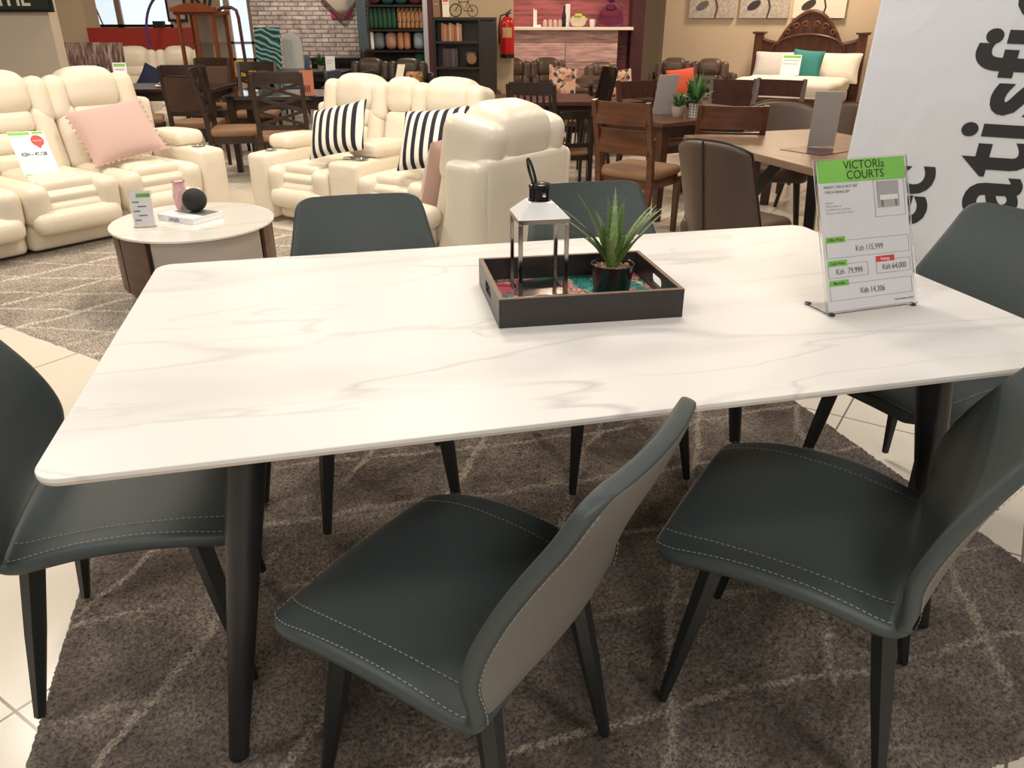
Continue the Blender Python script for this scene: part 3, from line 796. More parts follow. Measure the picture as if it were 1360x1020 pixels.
LV = [(180, 50, .20, .25, .0085), (150, 38, .20, .1, .009), (205, 60, .165, .3, .0085), (88, 8, .19, .15, .009), (60, 20, .17, .1, .009), (20, 50, .20, .35, .009), (0, 40, .175, .2, .009), (-25, 38, .15, .2, .0095),
      (-60, 30, .115, .0, .0105), (-95, 25, .10, .0, .011), (-130, 35, .12, .1, .0105), (-160, 46, .15, .2, .0095), (35, 60, .19, .0, .0085), (120, 30, .15, .5, .0085), (230, 30, .13, .1, .0095), (-5, 58, .20, -.15, .008), (300, 20, .10, 0, .010), (165, 62, .17, .1, .009), (10, 30, .18, .4, .0095), (75, 45, .17, .2, .009), (-40, 52, .15, .15, .009), (250, 48, .13, .2, .009), (105, 15, .17, .3, .009)]
for k, (az, le, L, cu, w_) in enumerate(LV): aloe_leaf(R(az), R(le), L*.95, cu*.9, w_*1.35, ALOE if k % 3 else ALOE2)
b = B(); b.lathe([(.012, .055), (.019, .066), (.017, .085), (.006, .100), (0, .101)], 14); build('stem_core', b, ALOE, al)

# price stand on the table
def price_stand(name, label, loc, rz, w, h, m_card, lean=12, foot=.09, group=None, plate=True, footmat=None, scale=1):
    t = thing(name, label, 'sign', loc, rz, group, scale)
    L = Matrix.Rotation(R(-lean), 4, 'X')   # leans away from the reader (reader at -y)
    b = B(); b.box((-w/2, 0, .006), (w/2, .0016, h), L); b.box((-w/2, .0042, .006), (w/2, .0058, h), L); b.box((-w/2, -.001, .004), (w/2, .007, .009), L)
    for s_ in (-1, 1): b.box((s_*w/2-.0012, 0, .006), (s_*w/2+.0012, .0058, h), L)
    build('holder', b, ACRYL, t, smooth=False)
    b = B(); b.box((-w/2, 0, .004), (w/2, foot, .006)); build('foot_plate', b, footmat or ACRYL, t, smooth=False)
    b = B(); b.box((-w/2+.005, .0022, .010), (w/2-.005, .0036, h-.004), L); c = build('card', b, m_card, t, smooth=False)
    return t, c, L
s0 = at(1100, 421, ZT); s1 = at(1219, 405, ZT); sd = (s1-s0); SW = sd.length
st, card, LM = price_stand('price_stand', 'clear acrylic price stand with green header on the marble dining table', (s0+s1)/2+Vector((0, 0, .0)), atan2(sd.y, sd.x), SW, .345, PAPER, 22)
for (x, y) in ((-SW/2+.012, .004), (SW/2-.012, .004), (-SW/2+.012, .085), (SW/2-.012, .085)):
    b = B(); b.lathe([(.0075, 0), (.0075, .0035), (.005, .0042), (0, .0042)], 16, (x, y, 0)); build('rubber_foot', b, BLACK, st)
RX = R(90-22)
def on_card(x, z, off=.0002):  # position on the tilted face, x from centre, z up the face
    return LM @ Vector((x, -off+.0019, z))
def cpanel(name, x0, x1, z0, z1, m, par, off=.0006, th=.0004):
    b = B(); b.box((x0, .0022-off-th, z0), (x1, .0022-off, z1), LM); return build(name, b, m, par, smooth=False)
def frame_line(x0, x1, z0, z1, m, par, t=.0007):
    b = B()
    for r_ in ((x0, x1, z0, z0+t), (x0, x1, z1-t, z1), (x0, x0+t, z0, z1), (x1-t, x1, z0, z1)): b.box((r_[0], .0014, r_[2]), (r_[1], .0019, r_[3]), LM)
    return build('box_outline', b, m, par, smooth=False)
hwd = SW/2-.006; H = .345
cpanel('green_header', -hwd, hwd, H-.052, H-.003, GREENP, card)
def ct(s, size, x, z, m, **k): return text(s, size, card, on_card(x, z, .0012), (RX, 0, 0), m, extr=.0002, **k)
ct('VICTORIa', .0265, .006, H-.0165, INK, sx=1.0); ct('COURTS', .0265, .008, H-.0385, INK, sx=1.0)
ct('MENDY 7 PIECE MATT SET', .0078, -hwd+.012, H-.062, INKG, align='LEFT'); ct('7 PIECE DINING SET', .0078, -hwd+.012, H-.073, INKG, align='LEFT')
for k, (s_, ) in enumerate((('Features:',), ('White marble top',), ('Six padded chairs, metal legs',), ('All prices include VAT, delivery',))):
    ct(s_, .0058, -hwd+.013, H-.096-k*.0075, PALEINK, align='LEFT')
frame_line(.028, hwd-.006, H-.135, H-.052, INKG, card)
# little grey photo of a table and chairs
cpanel('printed_picture', .036, hwd-.022, H-.115, H-.056, PALEGREY, card)
cpanel('printed_picture', .040, hwd-.036, H-.080, H-.060, PALEINK, card, off=.0011)
cpanel('printed_picture', .044, hwd-.026, H-.098, H-.087, PAPER, card, off=.0011)
cpanel('printed_picture', .047, .052, H-.113, H-.098, INKG, card, off=.0011); cpanel('printed_picture', hwd-.034, hwd-.029, H-.113, H-.098, INKG, card, off=.0011)
for (nm, pr, x0, x1, z0, z1, gm) in (('Offer Price', 'Ksh 115,999', -hwd+.006, hwd-.005, H-.218, H-.180, GREENP), ('Cash Price', 'Ksh  79,999', -hwd+.006, -.005, H-.262, H-.232, GREENP),
                                    ('Savings', 'Ksh 64,000', .018, hwd-.005, H-.262, H-.232, REDP), ('Monthly', 'Ksh 14,306', -hwd+.006, hwd-.005, H-.312, H-.276, GREENP)):
    frame_line(x0, x1, z0, z1, INKG, card)
    cpanel('price_tab', x0, x0+.052, z1-.004, z1+.009, gm, card, off=.0008)
    ct(nm, .0092, x0+.026, z1+.0022, INK if gm is GREENP else PAPER, off=.0001)
    ct(pr, .0185, (x0+x1)/2+.002, (z0+z1)/2-.002, INKG, sx=.82)
ct('Price inclusive of VAT', .006, hwd-.03, H-.325, INK)

# ------------------------------------------------------------------ recliners
def sofa(name, label, loc, f, layout, sc=1, arm_l=True, arm_r=True, leather=LEATHER_C, cat='sofa', cup=True, detail=True):
    """layout: string of S (seat) and C (console); local +y is the front, x runs along the sofa"""
    t = thing(name, label, cat, loc, face(f), scale=sc)
    AW, SWd, CW_ = .21, .60, .27
    tot = sum({'S': SWd, 'C': CW_}[c] for c in layout)+AW*(arm_l+arm_r)
    x = -tot/2
    def arm(x0, w, nm, back=True):
        cx = x0+w/2
        b = B(); b.rbox((w, .66, .49), .035, (cx, .08, .28), m=5, fn=lambda p: (p.x, p.y, p.z+(-.02 if p.z > 0 else 0)*max(0, p.y)*2)); o = build(nm, b, leather, t)
        b = B(); b.rbox((w+.015, .46, .10), .045, (cx, -.055, .565), (R(2), 0, 0), puff=.012); build('armrest_lid', b, leather, o)
        if cup:
            for cxx in ([cx] if w < .25 else [cx-.06, cx+.06]):
                b = B(); b.lathe([(.047, .0), (.047, .004), (.038, .005), (.036, -.002), (0, -.003)], 24, (cxx, .245, .524)); build('cup_holder', b, CHROME, o)
        return o
    if arm_l: arm(x, AW, 'armrest'); x += AW
    for c in layout:
        if c == 'C':
            o = arm(x, CW_, 'console')
            cx = x+CW_/2
            b = B(); b.rbox((CW_-.02, .20, .26), .06, (cx, -.33, .66), (R(14), 0, 0)); build('console_back', b, leather, t)
            b = B(); b.rbox((CW_-.01, .20, .24), .07, (cx, -.38, .90), (R(10), 0, 0), puff=.02); build('headrest', b, leather, t)
            x += CW_
        else:
            cx = x+SWd/2
            # base and foot roll
            b = B(); b.rbox((SWd-.012, .74, .17), .04, (cx, -.03, .12)); build('seat_base', b, leather, t)
            # seat: two side rolls meeting in a front roll, centre pad with ribs
            b = B()
            def sag(p): return (p.x, p.y-max(0, .10-p.z)*.12 if p.y > .2 else p.y, p.z)
            for s_ in (-1, 1): b.rbox((.155, .74, .26), .07, (cx+s_*(SWd/2-.082), .085, .315), k=4, fn=sag)
            b.rbox((SWd-.05, .14, .15), .065, (cx, .395, .215), k=4)
            sc_ = build('seat_cushion', b, leather, t)
            b = B(); b.rbox((SWd-.27, .52, .15), .05, (cx, -.01, .385), puff=.018)
            for k in range(3): b.rbox((SWd-.25, .085, .085), .036, (cx, .325+.050*sin(k*.75+.1), .415-.062*k), (R(-28*k), 0, 0), k=3)
            build('seat_pad', b, leather, sc_)
            # backrest
            lean = R(14)
            b = B()
            for k in range(3): b.rbox((SWd-.27, .14, .145), .05, (cx, -.245-.033*k, .475+.128*k), (lean, 0, 0), puff=0, k=3)
            bk = build('backrest', b, leather, t)
            for s_ in (-1, 1):
                b = B(); b.rbox((.15, .17, .46), .07, (cx+s_*(SWd/2-.078), -.285, .60), (lean, 0, R(-6*s_)), k=4); build('side_bolster', b, leather, bk)
            b = B(); b.rbox((SWd-.20, .30, .27), .10, (cx, -.405, .895), (R(10), 0, 0), k=4, puff=.02)
            hd = build('headrest', b, leather, t)
            for s_ in (-1, 1):
                b = B(); b.rbox((.145, .30, .31), .07, (cx+s_*(SWd/2-.070), -.40, .842), (R(10), 0, R(-8*s_)), k=4); build('headrest_wing', b, leather, hd)
            x += SWd
    if arm_r: arm(x, AW, 'armrest')
    ins = .93 if len(layout) == 1 else .55
    xs = -tot/2+(AW*ins if arm_l else .02); xe = tot/2-(AW*ins if arm_r else .02)
    b = B(); b.rbox((xe-xs-.03, .10, .76), .03, ((xs+xe)/2, -.475, .46), (R(5), 0, 0), k=3, m=6); rp = build('rear_panel', b, leather, t)
    for s_ in (-1, 1):
        b = B(); b.rbox((.10, .20, .75), .045, (((xs+xe)/2)+s_*((xe-xs)/2-.005), -.425, .45), (0, 0, 0), k=3, fn=lambda p: (p.x, p.y+(max(0, .1-p.z)*.45 if p.y > 0 else -.05*p.z), p.z)); build('side_wing', b, leather, t)
    return t
# left three seater: front line direction (.6,.8)
u_ = Vector((.6, .8, 0)); f_ = Vector((.8, -.6, 0)); LT = 3*.60+.42
fr = Vector((-2.05, 5.72, 0)); cl = fr-u_*(LT/2)-f_*.43
sofaL = sofa('recliner_sofa', 'long cream leather recliner sofa at the left behind the coffee table', cl, f_, 'SSS')
# middle loveseat with console
u2 = Vector((.865, -.50, 0)); f2 = Vector((-.50, -.865, 0)); LT2 = 1.2+.27+.42
fl = Vector((-1.92, 5.66, 0)); c2 = fl+u2*(LT2/2*.94)-f2*.41
sofaM = sofa('recliner_loveseat', 'cream leather two seat recliner with centre console and striped pillows', c2, f2, 'SCS', sc=.94)
# recliner armchair seen from behind
w3 = Vector((.62, .785, 0)); f3 = Vector((-.785, .62, 0))
c3 = Vector((-.04, 3.60, 0))+f3*.38
sofaR = sofa('recliner_armchair', 'cream leather recliner armchair seen from behind, nearest the dining table', c3, f3, 'S', cat='armchair', sc=.98)

# ------------------------------------------------------------------ pillows
def pillow_mesh(w, h, th, n=16, pin=.10):
    b = B()
    def P(s_):
        def fn(u, v):
            x = 2*u-1; y = 2*v-1
            k = (1-abs(x)**2.6)*(1-abs(y)**2.6)
            px_ = x*(1-pin*(1-abs(y)**2)*abs(x)**4*.6); py_ = y*(1-pin*(1-abs(x)**2)*abs(y)**4*.6)
            return (px_*w/2, py_*h/2, s_*th/2*max(0, k)**.55)
        return fn
    b.grid(P(1), n, n)
    o = len(b.v); vs = [P(-1)(i/n, j/n) for j in range(n+1) for i in range(n+1)]
    fs = [(j*(n+1)+i, (j+1)*(n+1)+i, (j+1)*(n+1)+i+1, j*(n+1)+i+1) for j in range(n) for i in range(n)]
    b.add(vs, fs); return b
def pillow(name, label, loc, f, w, h, th, m, lean=20, roll=0, group=None, trim=None, cat='pillow'):
    """stands on its lower edge at loc; f = direction its face looks"""
    o = build(name, pillow_mesh(w, h, th), m, None, subsurf=1, ang=180)
    M = Matrix.Translation(Vector(loc)) @ Matrix.Rotation(face(f), 4, 'Z') @ Matrix.Rotation(R(90+lean), 4, 'X') @ Matrix.Rotation(R(roll), 4, 'Z')
    hb = (abs(cos(R(roll)))*h/2+abs(sin(R(roll)))*w/2)
    M = Matrix.Translation(Vector((0, 0, hb*cos(R(lean)))) - Vector((f[0], f[1], 0)).normalized()*hb*sin(R(lean))) @ M
    o.matrix_world = M
    tag(o, label, cat, group)
    return o
def onsofa(c, f, x, y, z):  # local sofa coordinates to world (x along, y to the front)
    a = face(f); return Vector((c.x+x*cos(a)-y*sin(a), c.y+x*sin(a)+y*cos(a), z))
fc = Vector((.3, -1, 0)).normalized()
pk = pillow('throw_pillow', 'pink velvet pillow with pompom trim leaning on the long cream sofa', at(172, 218, .46), Vector((.62, -.78, 0)), .50, .42, .13, PINK, 38, -10)
for k in range(44):   # pompom trim
    e = k/44*4; s_ = e % 1*2-1; sd_ = int(e)
    if sd_ in (0, 2): continue
    x_, y_ = {1: (.25, s_*.21), 3: (-.25, s_*.21)}[sd_]
    b = B(); b.rbox((.016, .016, .016), .008, (x_*(1-.02*(1-s_*s_)), y_, 0), k=2, m=1); build('pompom', b, PINK, pk)
for k in range(14):
    b = B(); b.rbox((.016, .016, .016), .008, (-.24+.037*k, -.205, 0), k=2, m=1); build('pompom', b, PINK, pk)
pillow('throw_pillow', 'black and white striped pillow on the left seat of the cream loveseat', at(437, 216, .47), f2, .46, .36, .13, STRIPE, 30, -14, 'striped pillows')
pillow('throw_pillow', 'black and white striped pillow on the right seat of the cream loveseat', at(562, 232, .47), f2, .48, .40, .13, STRIPE, 30, -8, 'striped pillows')
pillow('throw_pillow', 'pink velvet pillow on the cream armchair seat', onsofa(c3, f3, -.02, -.02, .47), f3, .44, .42, .16, PINK, 22, 6)

# ------------------------------------------------------------------ coffee table
ca, cb_ = at(155, 293, .40), at(361, 285, .40); cc = Vector((-1.665, 4.0, 0))
ctb = thing('coffee_table', 'round coffee table with glossy white top and walnut sides on the lattice rug', 'coffee table', cc, R(20))
A_, B_ = .405, .44
b = B(); b.prism([(A_*cos(a), B_*sin(a)) for a in np.linspace(0, 2*pi, 65)[:-1]], .388, .40); build('tabletop', b, MARBLE2, ctb, bevel=.002)
def arcwall(a0, a1, r, z0, z1, th, m, nm, lab=None):
    b = B(); n = 14; P = [(A_/B_*(r)*cos(R(a0+(a1-a0)*i/n)), r*sin(R(a0+(a1-a0)*i/n))) for i in range(n+1)]; Q = [(x*(1-th/r), y*(1-th/r)) for x, y in P]
    b.prism(P+Q[::-1], z0, z1); return build(nm, b, m, ctb, label=lab)
for (a0, a1) in ((-150, -124), (-176, -152), (-31, -12), (-9, 14), (20, 60), (70, 110), (120, 176)): arcwall(a0, a1, .425, .10, .386, .02, MOCHA, 'side_panel')
b = B(); b.prism([(x, y) for x, y in rrect(.60, .50, .05)], .11, .386); build('drawer_body', b, TAUPE, ctb, bevel=.004)
arcwall(-121, -34, .41, .09, .384, .02, TAUPE, 'drawer_front', 'pale taupe curved drawer front')
for (x, y) in ((-.26, -.24), (.26, -.24), (-.26, .24), (.26, .24)):
    b = B(); b.tube([(x, y, .115), (x*1.05, y*1.05, .024)], [.022, .013], 10); build('leg', b, MOCHA, ctb)
tz = .4005
bk_ = thing('coffee_table_book', 'thick white book lying on the coffee table under black ball and vase', 'book', at(254, 290, tz), R(-28))
b = B(); b.box((-.13, -.10, 0), (.13, .10, .003)); b.box((-.13, -.10, .027), (.13, .10, .030)); b.box((-.13, -.10, .003), (-.127, .10, .027)); build('cover', b, WHITE, bk_, smooth=False)
b = B(); b.box((-.127, -.097, .0031), (.127, .097, .0269)); build('page_block', b, PAPER, bk_, smooth=False)
b = B(); b.box((-.10, -.02, .030), (.12, .09, .0306)); build('cover_picture', b, INKG, bk_, smooth=False)
text('people', .028, bk_, (-.01, -.1005, .015), (R(90), 0, 0), INKG, sx=1)
pz = tz+.0308
vs_ = thing('faceted_vase', 'small pale pink faceted vase standing on the white book', 'vase', Vector((*at(243, 277, pz).xy, pz)), 0)
b = B(); n = 12; rows = [(.030, 0), (.037, .028), (.040, .065), (.037, .10), (.031, .128), (.034, .145)]
vv = []; ff = []
for j, (r_, z_) in enumerate(rows):
    for k in range(n):
        a = 2*pi*(k+.5*(j % 2))/n; vv.append((r_*(1 if k % 2 else .80)*cos(a), r_*(1 if k % 2 else .80)*sin(a), z_))
for j in range(len(rows)-1):
    for k in range(n):
        a, a2 = j*n+k, j*n+(k+1) % n; c_, c2_ = a+n, a2+n
        if j % 2 == 0: ff += [(a, a2, c_), (a2, c2_, c_)]
        else: ff += [(a, a2, c2_), (a, c2_, c_)]
ff.append(tuple(range(n-1, -1, -1)))
b.add(vv, ff); build('vase_body', b, PINKV, vs_, smooth=False)
bm_ = B(); bm_.lathe([(.034, .145), (.028, .145), (.027, .10), (0, .02)], 12); build('vase_lining', bm_, PINKV, vs_)
b = B(); rr = .061
b.lathe([(rr*sin(a), rr-rr*cos(a)) for a in np.linspace(0, pi, 25)], 40); o = build('decor_ball', b, MATTBLK); o.location = (*at(261, 281, pz).xy, pz); tag(o, 'matt black ball ornament resting on the white book', 'ornament')
s_, c_, LMc = price_stand('price_stand', 'small white price card in a clear stand at the left of the coffee table', at(193, 303, tz), R(14), .105, .185, PAPER, 10, .06)
LM = LMc
b = B(); b.box((-.02, .0016, .150), (.045, .0021, .168), LMc); build('green_header', b, GREENP, c_, smooth=False)
for k in range(5):
    b = B(); b.box((-.04+.02*(k % 2), .0016, .125-.022*k), (-.01+.03*(k % 2), .0021, .131-.022*k), LMc); build('printed_line', b, INKG, c_, smooth=False)
# sofa price card
pc = thing('price_card', 'white price card with red badge reading KSH 47,128 on the cream sofa', 'sign', at(52, 232, .46), 0)
pc.matrix_world = Matrix.Translation(at(58, 233, .455)) @ Matrix.Rotation(face(-f_), 4, 'Z') @ Matrix.Rotation(R(-33), 4, 'X') @ Matrix.Rotation(R(4), 4, 'Y')
b = B(); b.box((-.105, 0, 0), (.105, .002, .30)); build('card', b, PAPER, pc, smooth=False)
b = B(); b.box((-.105, -.0006, .275), (.02, -.0001, .296)); b2 = build('green_header', b, GREENP, pc, smooth=False)
b = B(); b.box((.035, -.0006, .281), (.100, -.0001, .297)); build('green_header', b, GREENP, pc, smooth=False)
b = B(); b.box((-.10, -.0006, .005), (.03, -.0001, .014)); build('green_footer', b, GREENP, pc, smooth=False)
b = B(); b.lathe([(.038, 0), (.038, .0008), (0, .0009)], 28, M=Matrix.Translation((.05, -.0002, .235)) @ Matrix.Rotation(R(90), 4, 'X')); b.add([(.020, -.0008, .215), (.066, -.0008, .205), (.052, -.0008, .180)], [(0, 1, 2)])
build('red_badge', b, REDP, pc, smooth=False)
text('% SAVINGS', .011, pc, (.05, -.0018, .235), (R(90), 0, 0), PAPER)
text('KSH – 47,128', .034, pc, (0, -.0012, .145), (R(90), 0, 0), INK, sx=.78, off=.0008)
for k in range(5):
    b = B(); b.box((-.09, -.0006, .105-.016*k), (.06-.02*(k % 3), -.0001, .1075-.016*k)); build('printed_line', b, PALEINK, pc, smooth=False)
# ------------------------------------------------------------------ background furniture
def dchair(kind, label, group, wood, seatm, loc, f, sc=1, seat_h=.42, w=.43, d=.41, bh=.92):
    t = thing('dining_chair' if kind != 'arm' else 'armchair', label, 'chair', loc, face(f), group, sc)
    hw_ = w/2
    for sx in (-1, 1):
        b = B(); b.tube([(sx*(hw_-.02), d/2-.02, seat_h-.04), (sx*(hw_-.02), d/2-.02, .001)], [.028, .021], 4); build('leg', b, wood, t, smooth=False)
        b = B(); b.tube([(sx*(hw_-.02), -d/2-.05, .001), (sx*(hw_-.02), -d/2+.01, seat_h-.05), (sx*(hw_-.02), -d/2-.005, seat_h+.15), (sx*(hw_-.02), -d/2-.085, bh)], [.022, .028, .026, .022], 4); build('leg', b, wood, t, smooth=False)
    b = B(); b.box((-hw_+.02, -d/2+.02, seat_h-.085), (hw_-.02, d/2-.02, seat_h-.02)); build('seat_frame', b, wood, t, smooth=False)
    b = B(); b.rbox((w, d, .06), .028, (0, 0, seat_h+.008), puff=.014); build('seat', b, seatm, t)
    def yb(z): return -d/2-.005-.08*(z-seat_h-.15)/(bh-seat_h-.15)
    def rail(z, h, nm='back_rail', th=.022, bow=.02):
        b = B(); n = 8; P = [(-hw_+.03+(w-.06)*i/n, -bow*sin(pi*i/n)) for i in range(n+1)]
        b.prism([(x, yb(z)+y+th/2) for x, y in P]+[(x, yb(z)+y-th/2) for x, y in reversed(P)], z-h/2, z+h/2); return build(nm, b, wood, t, ang=30)
    if kind == 'panel':
        rail(bh-.035, .09, 'top_rail'); rail(seat_h+.12, .04, 'lower_rail')
        b = B(); z0, z1 = seat_h+.14, bh-.08; b.rbox((w-.06, .03, z1-z0), .012, (0, (yb(z0)+yb(z1))/2-.008, (z0+z1)/2), (R(9), 0, 0)); build('back_pad', b, BRNFAB, t)
    elif kind == 'x':
        rail(bh-.035, .09, 'top_rail'); rail(seat_h+.10, .04, 'lower_rail')
        z0, z1 = seat_h+.12, bh-.08
        for k in range(3):
            za, zb = z0+(z1-z0)*k/3, z0+(z1-z0)*(k+1)/3
            for s_ in (-1, 1):
                b = B(); b.tube([(-s_*(hw_-.03), yb(za)-.008, za), (s_*(hw_-.03), yb(zb)-.008, zb)], .017, 4); build('cross_slat', b, wood, t, smooth=False)
    elif kind == 'slat':
        rail(bh-.035, .10, 'top_rail'); rail(seat_h+.10, .05, 'lower_rail')
        for k in range(7):
            x = -hw_+.055+(w-.11)*k/6; b = B(); b.tube([(x, yb(seat_h+.12)-.008, seat_h+.12), (x, yb(bh-.08)-.012, bh-.08)], .013, 4); build('back_slat', b, wood, t, smooth=False)
    elif kind == 'ladder':
        rail(bh-.075, .135, 'top_rail'); rail(seat_h+.215, .15, 'lower_rail')
    return t
def dtable(label, loc, rz, L, W, h, wood, top, group=None, th=.035, leg=.034, kind='rect', name='dining_table'):
    t = thing(name, label, 'table', loc, rz, group)
    b = B(); b.box((-L/2, -W/2, h-th), (L/2, W/2, h)); build('tabletop', b, top, t, bevel=.004)
    b = B(); b.box((-L/2+.07, -W/2+.07, h-th-.09), (L/2-.07, W/2-.07, h-th)); build('apron', b, wood, t, smooth=False)
    for sx in (-1, 1):
        for sy in (-1, 1):
            b = B(); x, y = sx*(L/2-.065), sy*(W/2-.065); b.tube([(x, y, h-th), (x, y, 0.001)], [leg*1.35, leg], 4); build('leg', b, wood, t, smooth=False)
    return t
def P(px_, d, y=60): return Vector((*atd(px_, y, d).xy, 0))
def card(name, label, loc, f, w, h, m=PAPER, lean=14, group=None, lines=2, header=GREENP, cat='sign', foot=.06):
    t = thing(name, label, cat, loc, face(f)+pi, group)
    L = Matrix.Rotation(R(-lean), 4, 'X')
    b = B(); b.box((-w/2, 0, .002), (w/2, .004, h), L); build('panel', b, m, t, smooth=False)
    b = B(); b.box((-w/2, .0, .0), (w/2, foot, .003)); build('foot_plate', b, ACRYL, t, smooth=False)
    if header: b = B(); b.box((-w/2+.01, -.002, h*.84), (w/2-.01, -.0005, h*.96), L); build('printed_header', b, header, t, smooth=False)
    for k in range(lines):
        b = B(); b.box((-w/2+.015, -.0015, h*(.70-.17*k)), (w/2-.02-.02*(k % 2), -.0005, h*(.74-.17*k)), L); build('printed_line', b, PALEINK, t, smooth=False)
    return t
# --- set with upholstered backs
G1 = 'dark dining chairs with brown padded backs'
dtable('dark wooden dining table behind the long cream sofa set with a plate', Vector((-3.82, 8.80, 0)), R(2), 1.5, .80, .70, ESPRESSO, ESPRESSO)
dchair('panel', 'dark chair with tall brown padded back turned to the camera behind the long cream sofa', G1, ESPRESSO, TANSEAT, P(247, 7.85), (-.12, 1), bh=.96)
dchair('panel', 'dark padded chair at the left end of the dark table, beside a price card', G1, ESPRESSO, TANSEAT, P(170, 8.2), (.93, .36), bh=.95)
dchair('panel', 'dark padded chair on the far side of the dark table below the glass cabinet', G1, ESPRESSO, TANSEAT, P(266, 9.42), (0, -1), bh=.93)
card('price_card', 'tilted white price card on the dark table beside the far cream sofa', Vector((*P(152, 8.7).xy, .701)), (.35, -1), .13, .24, PAPER, 16)
pl = thing('dinner_plate', 'cream plate with folded napkin on the dark table', 'plate', Vector((*P(214, 8.7).xy, .7005)), 0)
b = B(); b.lathe([(.07, 0), (.13, .012), (.128, .016), (.07, .005), (0, .005)], 28); build('plate', b, LINEN, pl)
b = B(); b.rbox((.12, .09, .04), .018, (-.04, 0, .024), (0, 0, .4)); build('napkin', b, TANSEAT, pl)
# --- glass top set with crossed backs
G2 = 'dark dining chairs with crossed slat backs'
BG = mat('black_glass_top', (.01, .01, .012), .05, coat=1)
dtable('black glass topped dining table among the cross back chairs', Vector((-2.24, 7.98, 0)), R(3), .95, .76, .70, ESPRESSO, BG)
dchair('x', 'cross back chair with its lattice back to the camera, left of the cream loveseat', G2, ESPRESSO, TANSEAT, P(366, 7.0), (-.18, 1), bh=.95)
dchair('x', 'cross back chair on the far side of the black glass table', G2, ESPRESSO, TANSEAT, P(330, 8.75), (.1, -1), bh=.92)
dchair('x', 'cross back chair seen side on at the left of the black glass table', G2, ESPRESSO, TANSEAT, P(296, 7.35), (.97, .2), bh=.95)
dchair('x', 'cross back chair at the right of the black glass table behind the loveseat headrest', G2, ESPRESSO, TANSEAT, P(443, 7.45), (-.95, .1), bh=.92)
mc = card('menu_card', 'orange printed menu card standing on the black glass table', Vector((*P(402, 7.65).xy, .701)), (.1, -1), .12, .22, mat('orange_card', (.50, .16, .08), .5), 8, header=None, lines=0)
for k in range(3):
    b = B(); b.box((-.025+.02*k, -.003, .03), (-.017+.02*k, -.0005, .09)); build('printed_figure', b, INK, mc, smooth=False)
# --- china cabinet
cc_ = P(274, 10.15); cab = thing('china_cabinet', 'tall orange brown display cabinet with glass doors and arched cornice', 'cabinet', cc_, R(-12))
cw, cdp, chh = .50, .32, 1.42
for sx in (-1, 1):
    for sy in (-1, 1):
        b = B(); b.cbox((sx*(cw/2-.025), sy*(cdp/2-.02), chh/2), (.035, .035, chh)); build('corner_post', b, CABWOOD, cab, smooth=False)
b = B(); b.box((-cw/2, -cdp/2, .04), (cw/2, cdp/2, .40)); build('lower_box', b, CABWOOD, cab, smooth=False)
b = B(); b.box((-cw/2+.02, cdp/2-.02, .42), (cw/2-.02, cdp/2-.01, chh-.03)); build('back_panel', b, mat('cabinet_mirror_back', (.45, .40, .37), .25, metal=.5), cab, smooth=False)
for z_ in (.42, .75, 1.08):
    b = B(); b.box((-cw/2+.03, -cdp/2+.03, z_), (cw/2-.03, cdp/2-.03, z_+.012)); build('shelf', b, GLASS if z_ > .5 else CABWOOD, cab, smooth=False)
b = B(); n = 16
b.prism([(-cw/2-.04, 0), (cw/2+.04, 0), (cw/2+.04, .05)]+[(cw/2*(1-2*i/n), .05+.045*sin(pi*i/n)) for i in range(n+1)]+[(-cw/2-.04, .05)], -.02, .02, Matrix.Translation((0, -cdp/2-.01, chh)) @ Matrix.Rotation(R(90), 4, 'X')); build('cornice', b, CABWOOD, cab, smooth=False)
b = B(); b.box((-cw/2-.02, -cdp/2, chh-.03), (cw/2+.02, cdp/2, chh+.01)); build('top_panel', b, CABWOOD, cab, smooth=False)
for s_ in (-1, 1):
    b = B(); b.box((min(0, s_*(cw/2-.05))+.005, -cdp/2+.005, .42), (max(0, s_*(cw/2-.05))-.005, -cdp/2+.009, chh-.04)); g = build('glass_door', b, GLASS, cab, smooth=False)
    b = B(); b.box((s_*.012-.01, -cdp/2-.006, .42), (s_*.012+.01, -cdp/2+.004, chh-.04)); build('door_stile', b, CABWOOD, g, smooth=False)
for k in range(5):
    b = B(); b.lathe([(.02, 0), (.004, .01), (.004, .05), (.028, .08), (.026, .12), (.024, .12), (.025, .08), (0, .055)], 14); o = build('stem_glass', b, GLASS); o.location = cab.matrix_basis @ Vector((-.18+.09*k, 0, .433)) if False else (cc_.x+(-.18+.09*k)*cos(R(-12)), cc_.y+(-.18+.09*k)*sin(R(-12)), .4335)
    tag(o, 'clear stem glass on the bottom shelf of the orange brown cabinet', 'glass', 'stem glasses in the display cabinet')
# bentwood stand beside the cabinet
stn = thing('floor_mirror', 'dark red bentwood standing frame beside the glass cabinet', 'mirror', P(310, 10.3), R(-20))
b = B(); b.tube([(-.17, 0, 1.36), (-.15, 0, 1.44), (-.08, 0, 1.47), (.05, 0, 1.47), (.11, 0, 1.44), (.13, 0, 1.36), (.15, 0, .7), (.17, 0, .02)], .02, 8); build('frame', b, MAROON, stn)
b = B(); b.box((-.15, -.15, 0), (.22, .15, .03)); build('base', b, MAROON, stn, bevel=.004)
b = B(); b.tube([(-.16, 0, 1.36), (-.14, 0, .03)], .014, 8); build('post', b, MAROON, stn)
